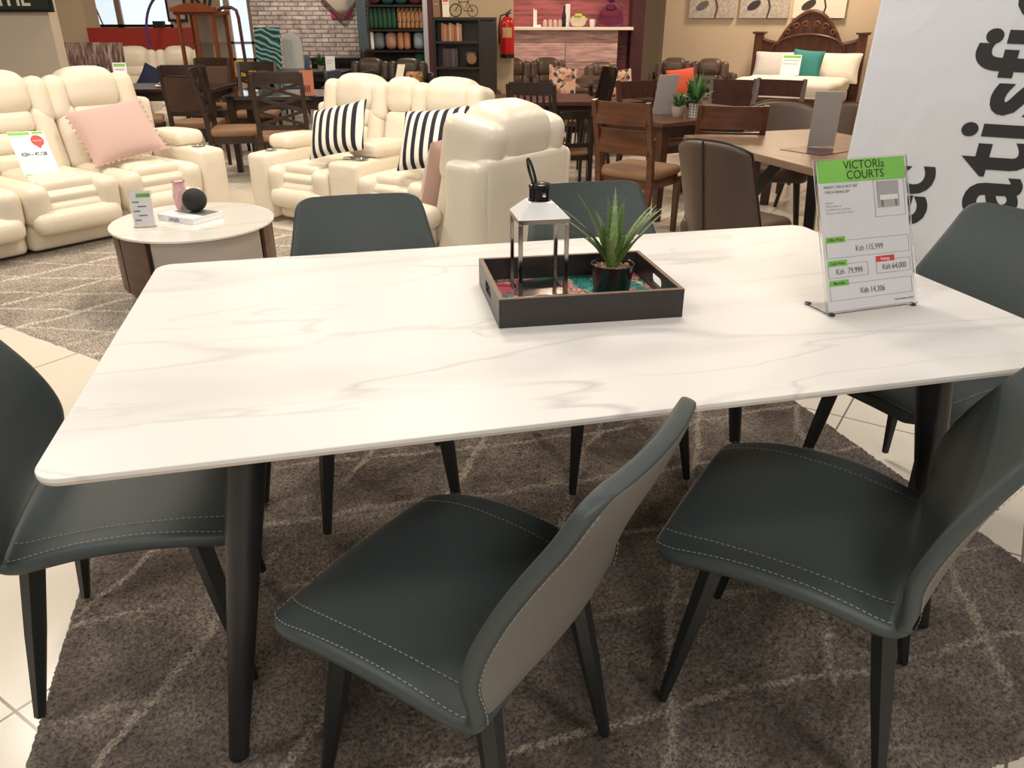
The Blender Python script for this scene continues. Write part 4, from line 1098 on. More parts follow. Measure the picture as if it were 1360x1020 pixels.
# --- far cream sofa, red partition, window dressing
fs = sofa('recliner_loveseat', 'far cream leather loveseat in front of the red partition', P(196, 10.9), (.15, -1), 'SS', sc=.97, arm_l=False, arm_r=False, cup=False)
pillow('throw_pillow', 'navy pillow on the far cream loveseat', Vector((*P(194, 10.55).xy, .46)), (.3, -1), .32, .30, .10, NAVY, 22, 28)
pillow('throw_pillow', 'brown and cream patterned pillow on the far cream loveseat', Vector((*P(219, 10.45).xy, .46)), (-.3, -1), .28, .26, .10, PATCH, 28, 10)
b = B(); b.box((px(112, 12.0), 12.0, 0), (px(232, 12.0), 12.12, zz(37, 12.0))); b.box((px(222, 12.0), 12.12, 0), (px(232, 12.0), 12.9, zz(37, 12.0)))
struct('trim_5', b, REDWALL, smooth=False)
cv = build('canvas_print', B().cbox((0, 0, .56), (.86, .035, 1.10)), BARK, None, smooth=False, loc=P(107, 9.5), rot=(R(-6), 0, R(-8))); tag(cv, 'large streaked brown and black canvas leaning behind the long cream sofa', 'picture')
al_ = thing('arc_lamp', 'purple arched floor lamp in front of the window', 'lamp', P(207, 11.6), 0)
b = B(); b.tube([(-.09+.45*(1-cos(t)), 0, 1.15+.55*sin(t)) if t > 0 else (-.09, 0, .02) for t in np.linspace(0, pi*.5, 14)], .018, 8); build('arc_pole', b, mat('purple_metal', (.12, .06, .25), .3, metal=.5), al_)
b = B(); b.lathe([(.14, 0), (.14, .02), (0, .025)], 24, (-.09, 0, 0)); build('base', b, BLACK, al_)
b = B(); b.box((px(203, 12.06), 12.02, zz(37, 12.06)), (px(217, 12.06), 12.10, zz(28, 12.06))); tag(build('speaker_box', b, BLACK, None, smooth=False), 'small black box standing on the red partition', 'box')
tp = thing('tripod_lamp', 'thin black tripod lamp standing at the window behind the red partition', 'lamp', P(131, 14.5), 0)
for k in range(3):
    a = k*2*pi/3+.3; b = B(); b.tube([(0, 0, 1.85), (.42*cos(a), .42*sin(a), .0)], .012, 6); build('leg', b, BLACK, tp)
b = B(); b.lathe([(.16, 1.80), (.30, 1.84), (.30, 2.02), (.28, 2.02), (.28, 1.86), (0, 1.84)], 24); build('lamp_shade', b, POTG, tp)
nf = thing('framed_notice', 'black framed notice hanging on the tan pillar', 'picture', Vector((px(236, 13.35), 13.37, zz(29, 13.37))), 0)
w_ = px(249, 13.37)-px(223, 13.37)
b = B(); b.box((-w_/2, -.03, 0), (w_/2, .0, .04)); b.box((-w_/2, -.03, .04), (-w_/2+.03, 0, .75)); b.box((w_/2-.03, -.03, .04), (w_/2, 0, .75)); b.box((-w_/2, -.03, .71), (w_/2, 0, .75)); build('frame', b, BLACK, nf, smooth=False)
b = B(); b.box((-w_/2+.03, -.02, .04), (w_/2-.03, -.012, .71)); build('sheet', b, PALEGREY, nf, smooth=False)
sg = thing('wall_lettering', 'black handwritten style lettering on the tan pillar above the cabinet', 'lettering', Vector((px(266, 13.35), 13.385, zz(9, 13.37))), 0)
text('Ni', .36, sg, (0, 0, .05), (R(90), 0, 0), INK, extr=.004, shear=.3, off=.006)
# top left screen
scn = thing('wall_screen', 'black screen with large pale letters at the top left of the beige wall', 'screen', atd(22, 2, 7.56), 0)
b = B(); b.box((-.36, -.01, -.085), (.30, .035, .5)); build('bezel', b, BLKGLOSS, scn, bevel=.004)
b = B(); b.box((-.34, -.013, -.06), (.28, -.0102, .48)); build('display', b, mat('screen_dark', (.02, .028, .02), .3), scn, smooth=False)
text('THE', .17, scn, (-.03, -.016, .02), (R(90), 0, 0), mat('pale_letter', (.62, .62, .5), .5), off=.004)
# --- brick bay
tc_ = build('canvas_print', B().cbox((0, 0, .62), (.42, .04, 1.22)), SWIRL, None, smooth=False, loc=P(352, 13.1), rot=(R(-5), 0, R(-14))); tag(tc_, 'teal swirl patterned canvas leaning before the brick wall', 'picture')
mr = thing('arched_mirror', 'white framed arched window mirror leaning on the brick wall', 'mirror', P(388, 13.6), R(-6))
n = 18; ah = [(.17*cos(pi*i/n), .98+.17*sin(pi*i/n)) for i in range(n+1)]; ai = [(.14*cos(pi*i/n), .98+.14*sin(pi*i/n)) for i in range(n+1)]
MX = Matrix.Rotation(R(90), 4, 'X')
b = B(); b.prism([(.17, .02)]+ah+[(-.17, .02)], 0, .02, MX); build('frame', b, WHITE, mr)
b = B(); b.prism([(.14, .05)]+ai+[(-.14, .05)], .021, .025, MX); g_ = build('mirror_glass', b, PALEMIR, mr)
b = B(); b.box((-.006, -.035, .05), (.006, -.026, 1.12)); b.box((-.14, -.035, .62), (.14, -.026, .635)); build('glazing_bar', b, WHITE, g_, smooth=False)
G3 = 'blue and black leather chairs at the far tables'
def simple_chair(label, m, loc, f, sc=1):
    t = thing('dining_chair', label, 'chair', loc, face(f), G3, sc)
    b = B(); b.rbox((.44, .42, .09), .035, (0, 0, .43)); build('seat', b, m, t)
    b = B(); b.rbox((.43, .07, .56), .03, (0, -.22, .69), (R(8), 0, 0)); build('backrest', b, m, t)
    for sx in (-1, 1):
        for sy in (-1, 1): b = B(); b.tube([(sx*.19, sy*.18, .40), (sx*.20, sy*.19, .001)], [.02, .015], 4); build('leg', b, BLKWOOD, t, smooth=False)
dtable('far black dining table between the blue leather chairs and the plant', P(400, 11.9), 0, 1.3, .8, .68, BLKWOOD, BLKWOOD)
simple_chair('blue leather chair nearest the teal swirl canvas', BLUEC, P(362, 11.0), (.95, .2), .84)
simple_chair('blue leather chair in front of the arched mirror', BLUEC, P(386, 12.55), (-.95, -.3), .88)
simple_chair('black chair at the right end of the far black table', BLKWOOD, P(463, 11.8), (-1, .1))
fp = thing('potted_plant', 'small bushy green plant on the far black table', 'potted plant', Vector((*P(424, 11.75).xy, .681)), 0)
def bush(par, n, r, h, z0, m, wd=.012, ln=.09, seed=1):
    rr = random.Random(seed)
    for k in range(n):
        a = rr.random()*6.28; el = rr.random()*1.2; c = Vector((0, 0, z0)); d = Vector((cos(a)*cos(el)*r, sin(a)*cos(el)*r, sin(el)*h+.02)); s_ = Vector((-sin(a), cos(a), 0))*wd
        m1 = c+d*.55+Vector((0, 0, .015)); e = c+d*(1+.2*rr.random()); bb = B()
        bb.add([c, m1-s_, m1+s_, e, m1+Vector((0, 0, .006))], [(0, 1, 4), (0, 4, 2), (1, 3, 4), (2, 4, 3), (0, 2, 1), (1, 2, 3)]); build('leaf', bb, m, par, ang=60)
b = B(); b.lathe([(.04, 0), (.055, .07), (.05, .07), (0, .06)], 16); build('pot', b, POTG, fp)
bush(fp, 34, .12, .16, .06, LEAF, .016, seed=4)
card('price_card', 'white price card beside the bushy plant on the far black table', Vector((*P(436, 11.6).xy, .681)), (0, -1), .13, .20, PAPER, 8, header=None)
sbt = thing('sideboard', 'low black sideboard against the brick wall', 'sideboard', P(450, 13.4), 0)
b = B(); b.box((-.42, -.2, .05), (.42, .2, .76)); build('body', b, BLKWOOD, sbt, bevel=.004)
b = B(); b.box((-.44, -.22, .76), (.44, .22, .79)); build('top_panel', b, BLKWOOD, sbt, bevel=.004)
for s_ in (-1, 1): b = B(); b.box((s_*.21-.19, -.215, .09), (s_*.21+.19, -.2, .72)); d_ = build('door', b, BLKGLOSS, sbt, smooth=False); b = B(); b.lathe([(.012, 0), (.012, .02), (0, .022)], 12, M=Matrix.Translation((s_*.04, -.215, .45)) @ MX); build('knob', b, CHROME, d_)
# diamond mirror
dm = thing('diamond_mirror', 'wooden diamond framed mirror hanging on the brick wall', 'mirror', Vector((px(454, 14.5), 14.55, zz(0, 14.5))), 0)
q = .34
for k in range(4):
    b = B(); a0, a1 = k*pi/2, (k+1)*pi/2; b.tube([(q*cos(a0), -.05, q*sin(a0)+.05), (q*cos(a1), -.05, q*sin(a1)+.05)], .022, 4); build('frame_bar', b, MOCHA, dm, smooth=False)
b = B(); b.prism([(q*.9*cos(k*pi/2), q*.9*sin(k*pi/2)+.05) for k in range(4)], .03, .035, MX); build('mirror_glass', b, MIRROR, dm, smooth=False)
dm2 = build('picture_frame', B().box((px(439, 14.5), 14.56, zz(24, 14.5)), (px(467, 14.5), 14.595, 1.95)), mat('magenta_print', (.42, .02, .14), .4), None, smooth=False); tag(dm2, 'magenta square picture behind the diamond mirror', 'picture')
# --- cushion rack
RD = 13.0
def R_(x): return px(x, RD)
def Z_(y): return zz(y, RD)
rk = thing('display_rack', 'tall dark shop rack with steel posts holding rows of cushions', 'shelf', Vector((R_(527), RD, 0)), 0)
x0r = R_(527)
for (xa, xb, m_) in ((478, 490, STEELG), (564, 570, BRSTEEL), (570, 576, MAROON)):
    b = B(); b.box((R_(xa)-x0r, -.25, 0), (R_(xb)-x0r, -.15, 2.4)); build('post', b, m_, rk, smooth=False)
b = B(); b.box((R_(490)-x0r, .22, 0), (R_(566)-x0r, .25, 2.4)); build('back_panel', b, BLKWOOD, rk, smooth=False)
SHZ = [Z_(88), Z_(66), Z_(38.5), Z_(6.5)]
for z_ in SHZ: b = B(); b.box((R_(490)-x0r, -.22, z_-.03), (R_(565)-x0r, .22, z_)); build('shelf', b, BLKWOOD, rk, smooth=False)
GG = 'cushions packed on the display rack'
def cush(xa, xb, zi, hgt, m, lab, n=1, grp=None):
    for k in range(n):
        a = R_(xa+(xb-xa)*k/n); c_ = R_(xa+(xb-xa)*(k+1)/n); wq = c_-a
        b = B(); b.rbox((wq*.98, .34, hgt), min(wq*.45, .09), (0, 0, hgt/2), k=3); o = build('cushion', b, m, None, loc=((a+c_)/2, RD-.02, SHZ[zi]+.002)); tag(o, lab, 'cushion', grp)
hg = Z_(9)-SHZ[2]-.01; hg1 = Z_(40)-SHZ[1]-.02
cush(492, 528, 2, hg, GREENF, 'dark green cushion standing on edge in the green row of the rack', 6, 'green cushions on the rack')
cush(529.5, 563.5, 2, hg, GOLDF, 'gold and brown patterned cushion standing on edge in the rack', 6, 'gold patterned cushions on the rack')
cush(492, 497, 1, hg1, WHITE, 'white cushion at the left of the middle rack shelf')
cush(497, 511, 1, hg1, GREYF, 'slate grey cushion beside the white one on the rack')
cush(511.5, 527.5, 1, hg1, PEACHF, 'wide peach cushion on the middle rack shelf')
cush(528, 545, 1, hg1, mat('tan_velvet', (.45, .21, .11), .8), 'tan cushion beside the peach one on the rack', 2, 'tan cushions on the rack')
cush(549, 563, 1, hg1, mat('blue_grey_fabric', (.26, .32, .38), .8), 'blue grey cushion at the right of the middle rack shelf')
cush(492, 508, 3, .4, mat('brown_red_fabric', (.10, .03, .025), .8), 'dark red cushion on the top rack shelf')
cush(509, 544, 3, .4, mat('petrol_fabric', (.03, .12, .13), .8), 'petrol blue cushion on the top rack shelf', 2, 'petrol cushions on the rack')
cush(545, 563, 3, .4, mat('plum_fabric', (.20, .04, .06), .8), 'plum cushion at the right of the top rack shelf')
cush(549, 563, 0, .20, GREENF, 'dark green cushion on the lowest rack shelf')
# dark sofa and clutter behind the loveseat
sofa('recliner_loveseat', 'dark brown leather loveseat beneath the cushion rack', P(507, 10.7), (-.12, -1), 'SS', sc=.84, leather=mat('dark_brown_leather', (.05, .032, .022), .4, bump=.4, bscale=9), cup=False)
simple_chair('navy leather chair left of the dark loveseat below the steel post', mat('navy_leather', (.035, .045, .075), .4), P(459, 9.85), (.95, -.3), .82)
card('price_card', 'tall beige price card leaning in front of the dark loveseat', Vector((*P(525, 9.4).xy, .66)), (-.5, -1), .10, .24, LINEN, 24, header=None, lines=0)
dtable('narrow dark console table behind the loveseat headrests', P(517, 9.4), 0, 1.55, .34, .655, BLKWOOD, BLKWOOD, name='console_table')
card('price_card', 'short beige price card left of the tall one on the console table', Vector((*P(479, 9.35).xy, .66)), (-.4, -1), .10, .13, LINEN, 24, header=None, lines=0)
bs = thing('woven_basket', 'brown woven basket on the console table below the rack', 'basket', Vector((*P(548, 9.4).xy, .657)), 0)
b = B(); b.lathe([(.07, 0), (.10, .05), (.10, .12), (.085, .15), (.08, .14), (.09, .11), (.09, .05), (0, .01)], 20); build('basket_body', b, GOLDF, bs)
# --- bookcase
bd = 9.9; bx0, bx1 = px(574, bd), px(659, bd); bz = zz(23, bd); bw = bx1-bx0
bc = thing('bookcase', 'black wooden bookcase with books and clock left of the extinguisher', 'bookcase', Vector(((bx0+bx1)/2, bd, 0)), 0)
for (xa, xb) in ((-bw/2, -bw/2+.03), (bw*.22, bw*.22+.03), (bw/2-.03, bw/2)): b = B(); b.box((xa, 0, 0), (xb, .3, bz)); build('upright', b, BLKWOOD, bc, smooth=False)
bshz = [.30, zz(92, bd), zz(58, bd), bz-.03]
for z_ in bshz: b = B(); b.box((-bw/2+.03, 0.005, z_), (bw/2-.03, .3, z_+.025)); build('shelf', b, BLKWOOD, bc, smooth=False)
b = B(); b.box((-bw/2, .29, 0), (bw/2, .305, bz)); build('back_panel', b, BLKWOOD, bc, smooth=False)
b = B(); b.box((bw*.22+.03, -.015, .33), (bw/2-.005, 0, bz-.04)); build('door', b, BLKWOOD, bc, smooth=False)
bcols = [(.36, .14, .07), (.42, .22, .12), (.30, .10, .06), (.45, .30, .2), (.38, .16, .08), (.28, .09, .05), (.5, .36, .26), (.4, .2, .1)]
x = px(585, bd); k = 0
while x < px(612, bd):
    w_ = (px(612.5, bd)-px(585, bd))/8; b = B(); hB = zz(30, bd)-bshz[2]-.03-.01*(k % 3)
    b.box((.001, 0, 0), (w_-.001, .17, hB)); o = build('book', b, mat('book_cover_%d' % k, bcols[k % 8], .6), None, smooth=False, loc=(x, bd+.05, bshz[2]+.0255)); tag(o, 'tan or brown book standing in the upper left bookcase shelf', 'book', 'books on the upper bookcase shelf'); x += w_; k += 1
    if k >= 8: break
for k in range(5):
    b = B(); w_ = .036; b.box((0, 0, 0), (w_-.002, .16, .20)); o = build('book', b, mat('dark_book_cover_%d' % k, ((.05, .03, .04), (.08, .03, .03), (.03, .03, .05), (.10, .06, .05), (.04, .03, .03))[k], .5), None, smooth=False, loc=(px(586, bd)+w_*k, bd+.05, bshz[1]+.0255)); tag(o, 'dark book standing in the middle left bookcase shelf', 'book', 'dark books on the middle bookcase shelf')
ck = thing('table_clock', 'small round brown clock on the middle bookcase shelf', 'clock', Vector((px(625, bd), bd+.06, bshz[1]+.0255)), 0)
b = B(); b.lathe([(.085, 0), (.085, .04), (.07, .05), (0, .05)], 28, M=Matrix.Translation((0, .05, .088)) @ MX); build('case', b, ESPRESSO, ck)
b = B(); b.lathe([(.058, 0), (.058, .003), (0, .003)], 28, M=Matrix.Translation((0, -.001, .088)) @ MX); build('dial', b, TANSEAT, ck)
bi = thing('bicycle_ornament', 'black wire bicycle ornament on top of the bookcase', 'ornament', Vector((px(615, bd), bd+.12, bz+.001)), R(0), scale=1.08)
def ring(c, r, t, m, par, nm):
    b = B(); b.tube([(c[0]+r*cos(a), c[1], c[2]+r*sin(a)) for a in np.linspace(0, 2*pi, 33)], t, 6, caps=False)
    o = build(nm, b, m, par)
    for k in range(4):
        a = k*pi/4; s2 = B(); s2.tube([(c[0]-r*cos(a), c[1], c[2]-r*sin(a)), (c[0]+r*cos(a), c[1], c[2]+r*sin(a))], .0015, 4); build('spoke', s2, m, o)
ring((-.085, 0, .068), .062, .006, BLACK, bi, 'wheel'); ring((.10, 0, .062), .056, .004, BLACK, bi, 'wheel')
b = B(); b.tube([(-.085, 0, .068), (-.04, 0, .15), (.05, 0, .15), (.10, 0, .062)], .004, 6); b.tube([(-.04, 0, .15), (.01, 0, .06), (.05, 0, .15)], .004, 6); b.tube([(.01, 0, .06), (.10, 0, .062)], .004, 6); b.tube([(-.045, 0, .14), (-.055, 0, .185), (-.08, 0, .19)], .004, 6); b.tube([(.05, 0, .15), (.055, 0, .17), (.085, 0, .172), (.03, 0, .172)], .005, 6)
build('frame', b, BLACK, bi)
for k, (xx, lab) in enumerate(((579.5, 'tan printed card on the left end of the bookcase top'), (592, 'pink and white card beside the tan one on the bookcase top'))):
    card('display_card', lab, Vector((px(xx, bd), bd+.10, bz+.001)), (.2, -1), .08, .20, (TANSEAT, LINEN)[k], 14, header=(REDP if k else None), lines=1)
# --- fire extinguisher
fe = thing('fire_extinguisher', 'red fire extinguisher hanging on the cream pillar', 'fire extinguisher', Vector((px(673.5, 10.45), 10.48, zz(77, 10.48))), 0)
hE = zz(22, 10.48)-zz(77, 10.48); rE = (px(683, 10.48)-px(664, 10.48))/2
b = B(); b.lathe([(rE*.96, .0), (rE, .005), (rE, hE*.1)], 28); b.lathe([(0, 0), (rE*.96, 0)], 28); build('base_ring', b, BLACK, fe)
b = B(); b.lathe([(0, hE*.1), (rE*.985, hE*.1), (rE, hE*.12), (rE, hE*.82), (rE*.92, hE*.90), (rE*.6, hE*.97), (rE*.3, hE), (0, hE)], 32); build('cylinder', b, REDEXT, fe)
b = B(); b.lathe([(.02, hE), (.022, hE+.03), (.015, hE+.05), (0, hE+.05)], 14); vl = build('valve', b, BLACK, fe)
b = B(); b.tube([(0, 0, hE+.04), (.05, -.02, hE+.075)], .008, 6); b.tube([(0, 0, hE+.03), (.05, -.02, hE+.04)], .007, 6); build('handle', b, BLACK, vl)
b = B(); b.tube([(-.01, 0, hE+.03), (-rE*.9, -.02, hE+.01), (-rE*1.15, -.02, hE*.8), (-rE*1.1, -.02, hE*.35)], .010, 8); build('hose', b, BLACK, fe)
b = B(); b.add([(rE*1.004*sin(a), -rE*1.004*cos(a), z_) for z_ in (hE*.50, hE*.74) for a in np.linspace(-.7, .7, 9)], [(i, i+1, i+10, i+9) for i in range(8)]); build('paper_label', b, mat('extinguisher_label', (.55, .35, .15), .6), fe)
# --- pink counter bay
kd = 12.15
ctr = thing('counter', 'whitewashed pink plank counter with a pale ledge against the red plank wall', 'counter', Vector((px(752, kd), kd, 0)), 0)
kx = px(752, kd)
b = B(); b.box((px(680, kd)-kx, 0, 0), (px(822, kd)-kx, .3, zz(40, kd))); build('front_panel', b, PLANKP, ctr, smooth=False)
b = B(); b.box((px(676, kd)-kx, -.10, zz(40, kd)), (px(841, kd)-kx, .42, zz(36, kd))); build('counter_top', b, LINEN, ctr, bevel=.004)
zc = zz(36, kd)+.001
def onc(x_, y_=.1): return Vector((px(x_, kd+y_), kd+y_, zc))
def pot(nm, lab, x_, prof_, m, cat, grp=None, y_=.1):
    b = B(); b.lathe(prof_, 20); o = build(nm, b, m, None, loc=onc(x_, y_)); return tag(o, lab, cat, grp)
JAR = mat('pale_pink_jar', (.55, .38, .34), .3)
for k, x_ in enumerate((724, 731, 737.5, 744)): pot('jar', 'small pale jar in the short row on the counter', x_, [(.025, 0), (.032, .02), (.03, .07+.012*(k % 2)), (.018, .09), (.02, .10), (0, .10)], JAR, 'jar', 'small jars on the counter')
b = B(); b.box((-.05, -.02, 0), (.06, .02, .03)); b.box((-.05, -.02, .03), (-.035, .02, .24)); b.box((-.035, -.02, .03), (.0, .02, .22)); tag(build('bottle_stand', b, WHITE, None, loc=onc(713)), 'white stand with a dark bottle at the left of the counter', 'stand')
pot('bottle', 'tall dark bottle on the counter between the jars and the fruit plate', 749, [(.03, 0), (.03, .15), (.012, .21), (.012, .27), (0, .27)], BLKGLOSS, 'bottle')
pot('candle', 'tall white candle behind the jars on the counter', 754, [(.035, 0), (.035, .30), (0, .30)], WHITE, 'candle', y_=.25)
fpn = build('scalloped_dish', B().lathe([(.06, 0), (.10, .03), (.135, .12), (.125, .12), (.09, .035), (0, .01)], 24), LINEN, None, loc=onc(768)); tag(fpn, 'cream scalloped dish holding green fruit on the counter', 'dish')
for k in range(4):
    o = build('apple', B().lathe([(0, 0), (.028, .006), (.038, .03), (.03, .055), (.006, .06), (0, .055)], 16), mat('lime_skin_%d' % k, (.42, .48+.03*k, .06), .4), None, loc=onc(768)+Vector((-.063+.042*k, -.045*(k % 2), .085+.03*(k in (1, 2))))); tag(o, 'yellow green fruit in the cream dish on the counter', 'fruit', 'fruit in the cream dish')
pot('cup', 'white cup right of the fruit dish on the counter', 787, [(.03, 0), (.042, .04), (.045, .10), (.04, .10), (.03, .02), (0, .015)], WHITE, 'cup')
dj = build('demijohn', B().lathe([(.10, 0), (.17, .03), (.19, .10), (.17, .19), (.09, .27), (.05, .31), (.045, .40), (.055, .42), (.04, .42), (.03, .30), (0, .28)], 32), glass('purple_glass', (.62, .45, .72), .05, 1.15), None, loc=onc(811)); tag(dj, 'large purple tinted glass demijohn on the right of the counter', 'bottle')
# --- brown sofas
GBS = None
sofa('recliner_loveseat', 'brown leather recliner loveseat in front of the pink plank counter', P(712, 10.8), (.28, -.96), 'SS', sc=.84, leather=BRNSOFA, cup=False)
sofa('recliner_loveseat', 'brown leather recliner loveseat against the beige wall left of the bed', P(916, 11.2), (-.40, -.92), 'SS', sc=.82, leather=BRNSOFA, cup=False)
sofa('recliner_armchair', 'brown leather recliner armchair in the corner by the maroon panel', P(811, 11.5), (.30, -.95), 'S', sc=.76, leather=BRNSOFA, cup=False, cat='armchair')
pillow('throw_pillow', 'geometric print pillow on the brown loveseat near the counter', Vector((*P(751, 10.35).xy, .44)), (.3, -1), .38, .36, .12, PATCH, 20, 10)
pillow('throw_pillow', 'geometric print pillow on the brown armchair in the corner', Vector((*P(826, 10.85).xy, .38)), (.1, -1), .38, .36, .12, PATCH, 18, -6)
pillow('throw_pillow', 'bright orange pillow on the brown loveseat left of the bed', Vector((*P(908, 10.70).xy, .42)), (-.2, -1), .36, .34, .12, ORANGE, 20, -8)
card('price_card', 'small green topped card standing in front of the brown loveseat left of the bed', Vector((*P(872, 9.9).xy, .52)), (0, -1), .16, .13, PAPER, 20)
rs = thing('armrest_pad', 'round brown leather pad on an added pedestal, standing in for a sofa armrest', 'stool', P(787, 9.4), 0)  # rounded sofa armrest, built as a separate pad with an added pedestal
b = B(); b.lathe([(0, .66), (.13, .66), (.18, .69), (.175, .735), (.10, .76), (0, .765)], 28); build('seat', b, BRNSOFA, rs)
b = B(); b.lathe([(.16, 0), (.16, .02), (.03, .05), (.025, .66), (0, .66)], 20); build('pedestal', b, BLACK, rs)
# --- black slatted set
G4 = 'black chairs with vertical slat backs'
dtable('black dining table behind the cream armchair', Vector((.27, 7.45, 0)), R(3), .95, .80, .70, BLKWOOD, WALNUT_D)
dchair('slat', 'black slat back chair seen from behind above the cream armchair', G4, BLKWOOD, TANSEAT, P(716, 6.75), (.25, .97), sc=.96)
dchair('slat', 'black slat back chair tilted side on right of the black table', G4, BLKWOOD, TANSEAT, P(775, 8.15), (-.93, -.2), sc=.98)
dchair('slat', 'black slat back chair standing between the armchair and the black table leg', G4, BLKWOOD, TANSEAT, P(761, 7.0), (-.2, 1), sc=.70)
# side tables
et = thing('end_table', 'brown wooden end table with open front before the brown sofa', 'side table', P(822, 8.9), R(20))
b = B(); b.box((-.34, -.28, .50), (.34, .28, .53)); build('tabletop', b, MOCHA, et, bevel=.004)
b = B(); b.box((-.30, -.25, 0), (-.27, .25, .50)); build('side_panel', b, MOCHA, et, smooth=False)
b = B(); b.box((.27, -.25, 0), (.30, .25, .50)); build('side_panel', b, MOCHA, et, smooth=False)
b = B(); b.box((-.27, .22, .05), (.27, .25, .50)); build('back_panel', b, BLKWOOD, et, smooth=False)
b = B(); b.box((-.27, -.25, .18), (.27, .22, .20)); build('shelf', b, MOCHA, et, smooth=False)
# coffee table with glossy top further left is hidden; low table for the card
lt = dtable('low brown coffee table in front of the brown loveseat left of the bed', P(905, 9.9), 0, 1.0, .5, .515, MOCHA, MOCHA, name='coffee_table')
# --- walnut ladder back set
G5 = 'walnut chairs with two broad back rails'
e1 = Vector((.85, .5, 0)).normalized(); e2 = Vector((-.5, .85, 0)).normalized(); WC = Vector((1.04, 5.55, 0))
tcen = WC+e1*.62+e2*.42
wt = dtable('walnut dining table with plants and a grey card behind the aloe plant', tcen, atan2(e1.y, e1.x), 1.25, .84, .70, WALNUT_D, WALNUT, th=.03)
dchair('ladder', 'walnut chair left of the walnut table, seen whole above the aloe plant', G5, WALNUT, TANSEAT, Vector((.86, 5.32, 0)), (.62, .78), bh=.885)
dchair('ladder', 'walnut chair on the far left side of the walnut table', G5, WALNUT_D, TANSEAT, Vector((1.20, 6.75, 0)), (.5, -.86), bh=.88)
dchair('ladder', 'walnut chair on the near right side of the walnut table behind the grey oak table', G5, WALNUT, TANSEAT, Vector((1.40, 5.24, 0)), (.18, .98), bh=.875)
dchair('ladder', 'dark walnut chair at the right end of the walnut table before the bed', G5, WALNUT_D, TANSEAT, P(1035, 6.9), (-.5, -.86), bh=.88)
dchair('ladder', 'dark walnut chair beyond the walnut table in front of the bed footboard', G5, WALNUT_D, TANSEAT, P(978, 7.5), (-.3, -.95), bh=.84)
ztab = .7005
card('price_stand', 'pale grey back of a tall price stand on the walnut table', at(879, 151, ztab), (-.25, 1), .16, .29, PALEGREY, 16, header=None, lines=0)
def onw(x_, y_): p = at(x_, y_, ztab); return p
sp = thing('potted_succulent', 'small green succulent in a white and taupe bowl on the walnut table', 'potted plant', onw(900, 155), 0)
b = B(); b.lathe([(.035, 0), (.048, .03), (.05, .072), (.045, .072), (0, .06)], 20); build('bowl', b, POTG, sp)
bush(sp, 30, .075, .10, .065, LEAF, .012, seed=8)
pp = thing('potted_fern', 'feathery green plant in a triangle patterned pot on the walnut table', 'potted plant', onw(922, 155), 0)
b = B(); n = 32
vs = []; 
for j, (r_, z_) in enumerate(((.043, 0), (.048, .098))):
    for k in range(n+1): vs.append((r_*cos(2*pi*k/n), r_*sin(2*pi*k/n), z_))
b.add(vs, [(k, k+1, n+2+k, n+1+k) for k in range(n)]+[tuple(range(n-1, -1, -1))]); po = build('pot', b, ZIG, pp)
uv = po.data.uv_layers.new(name='UVMap')
for lp in po.data.loops:
    i = lp.vertex_index; uv.data[lp.index].uv = ((i % (n+1))/n, i//(n+1))
bush(pp, 46, .13, .20, .085, LEAF, .011, seed=12)
vb = build('vase', B().lathe([(.03, 0), (.04, .04), (.035, .12), (.022, .16), (.03, .20), (.02, .20), (0, .15)], 20), BLKGLOSS, None, loc=at(921, 146, ztab)+Vector((.02, .22, 0))); tag(vb, 'slim black vase behind the patterned pot on the walnut table', 'vase')
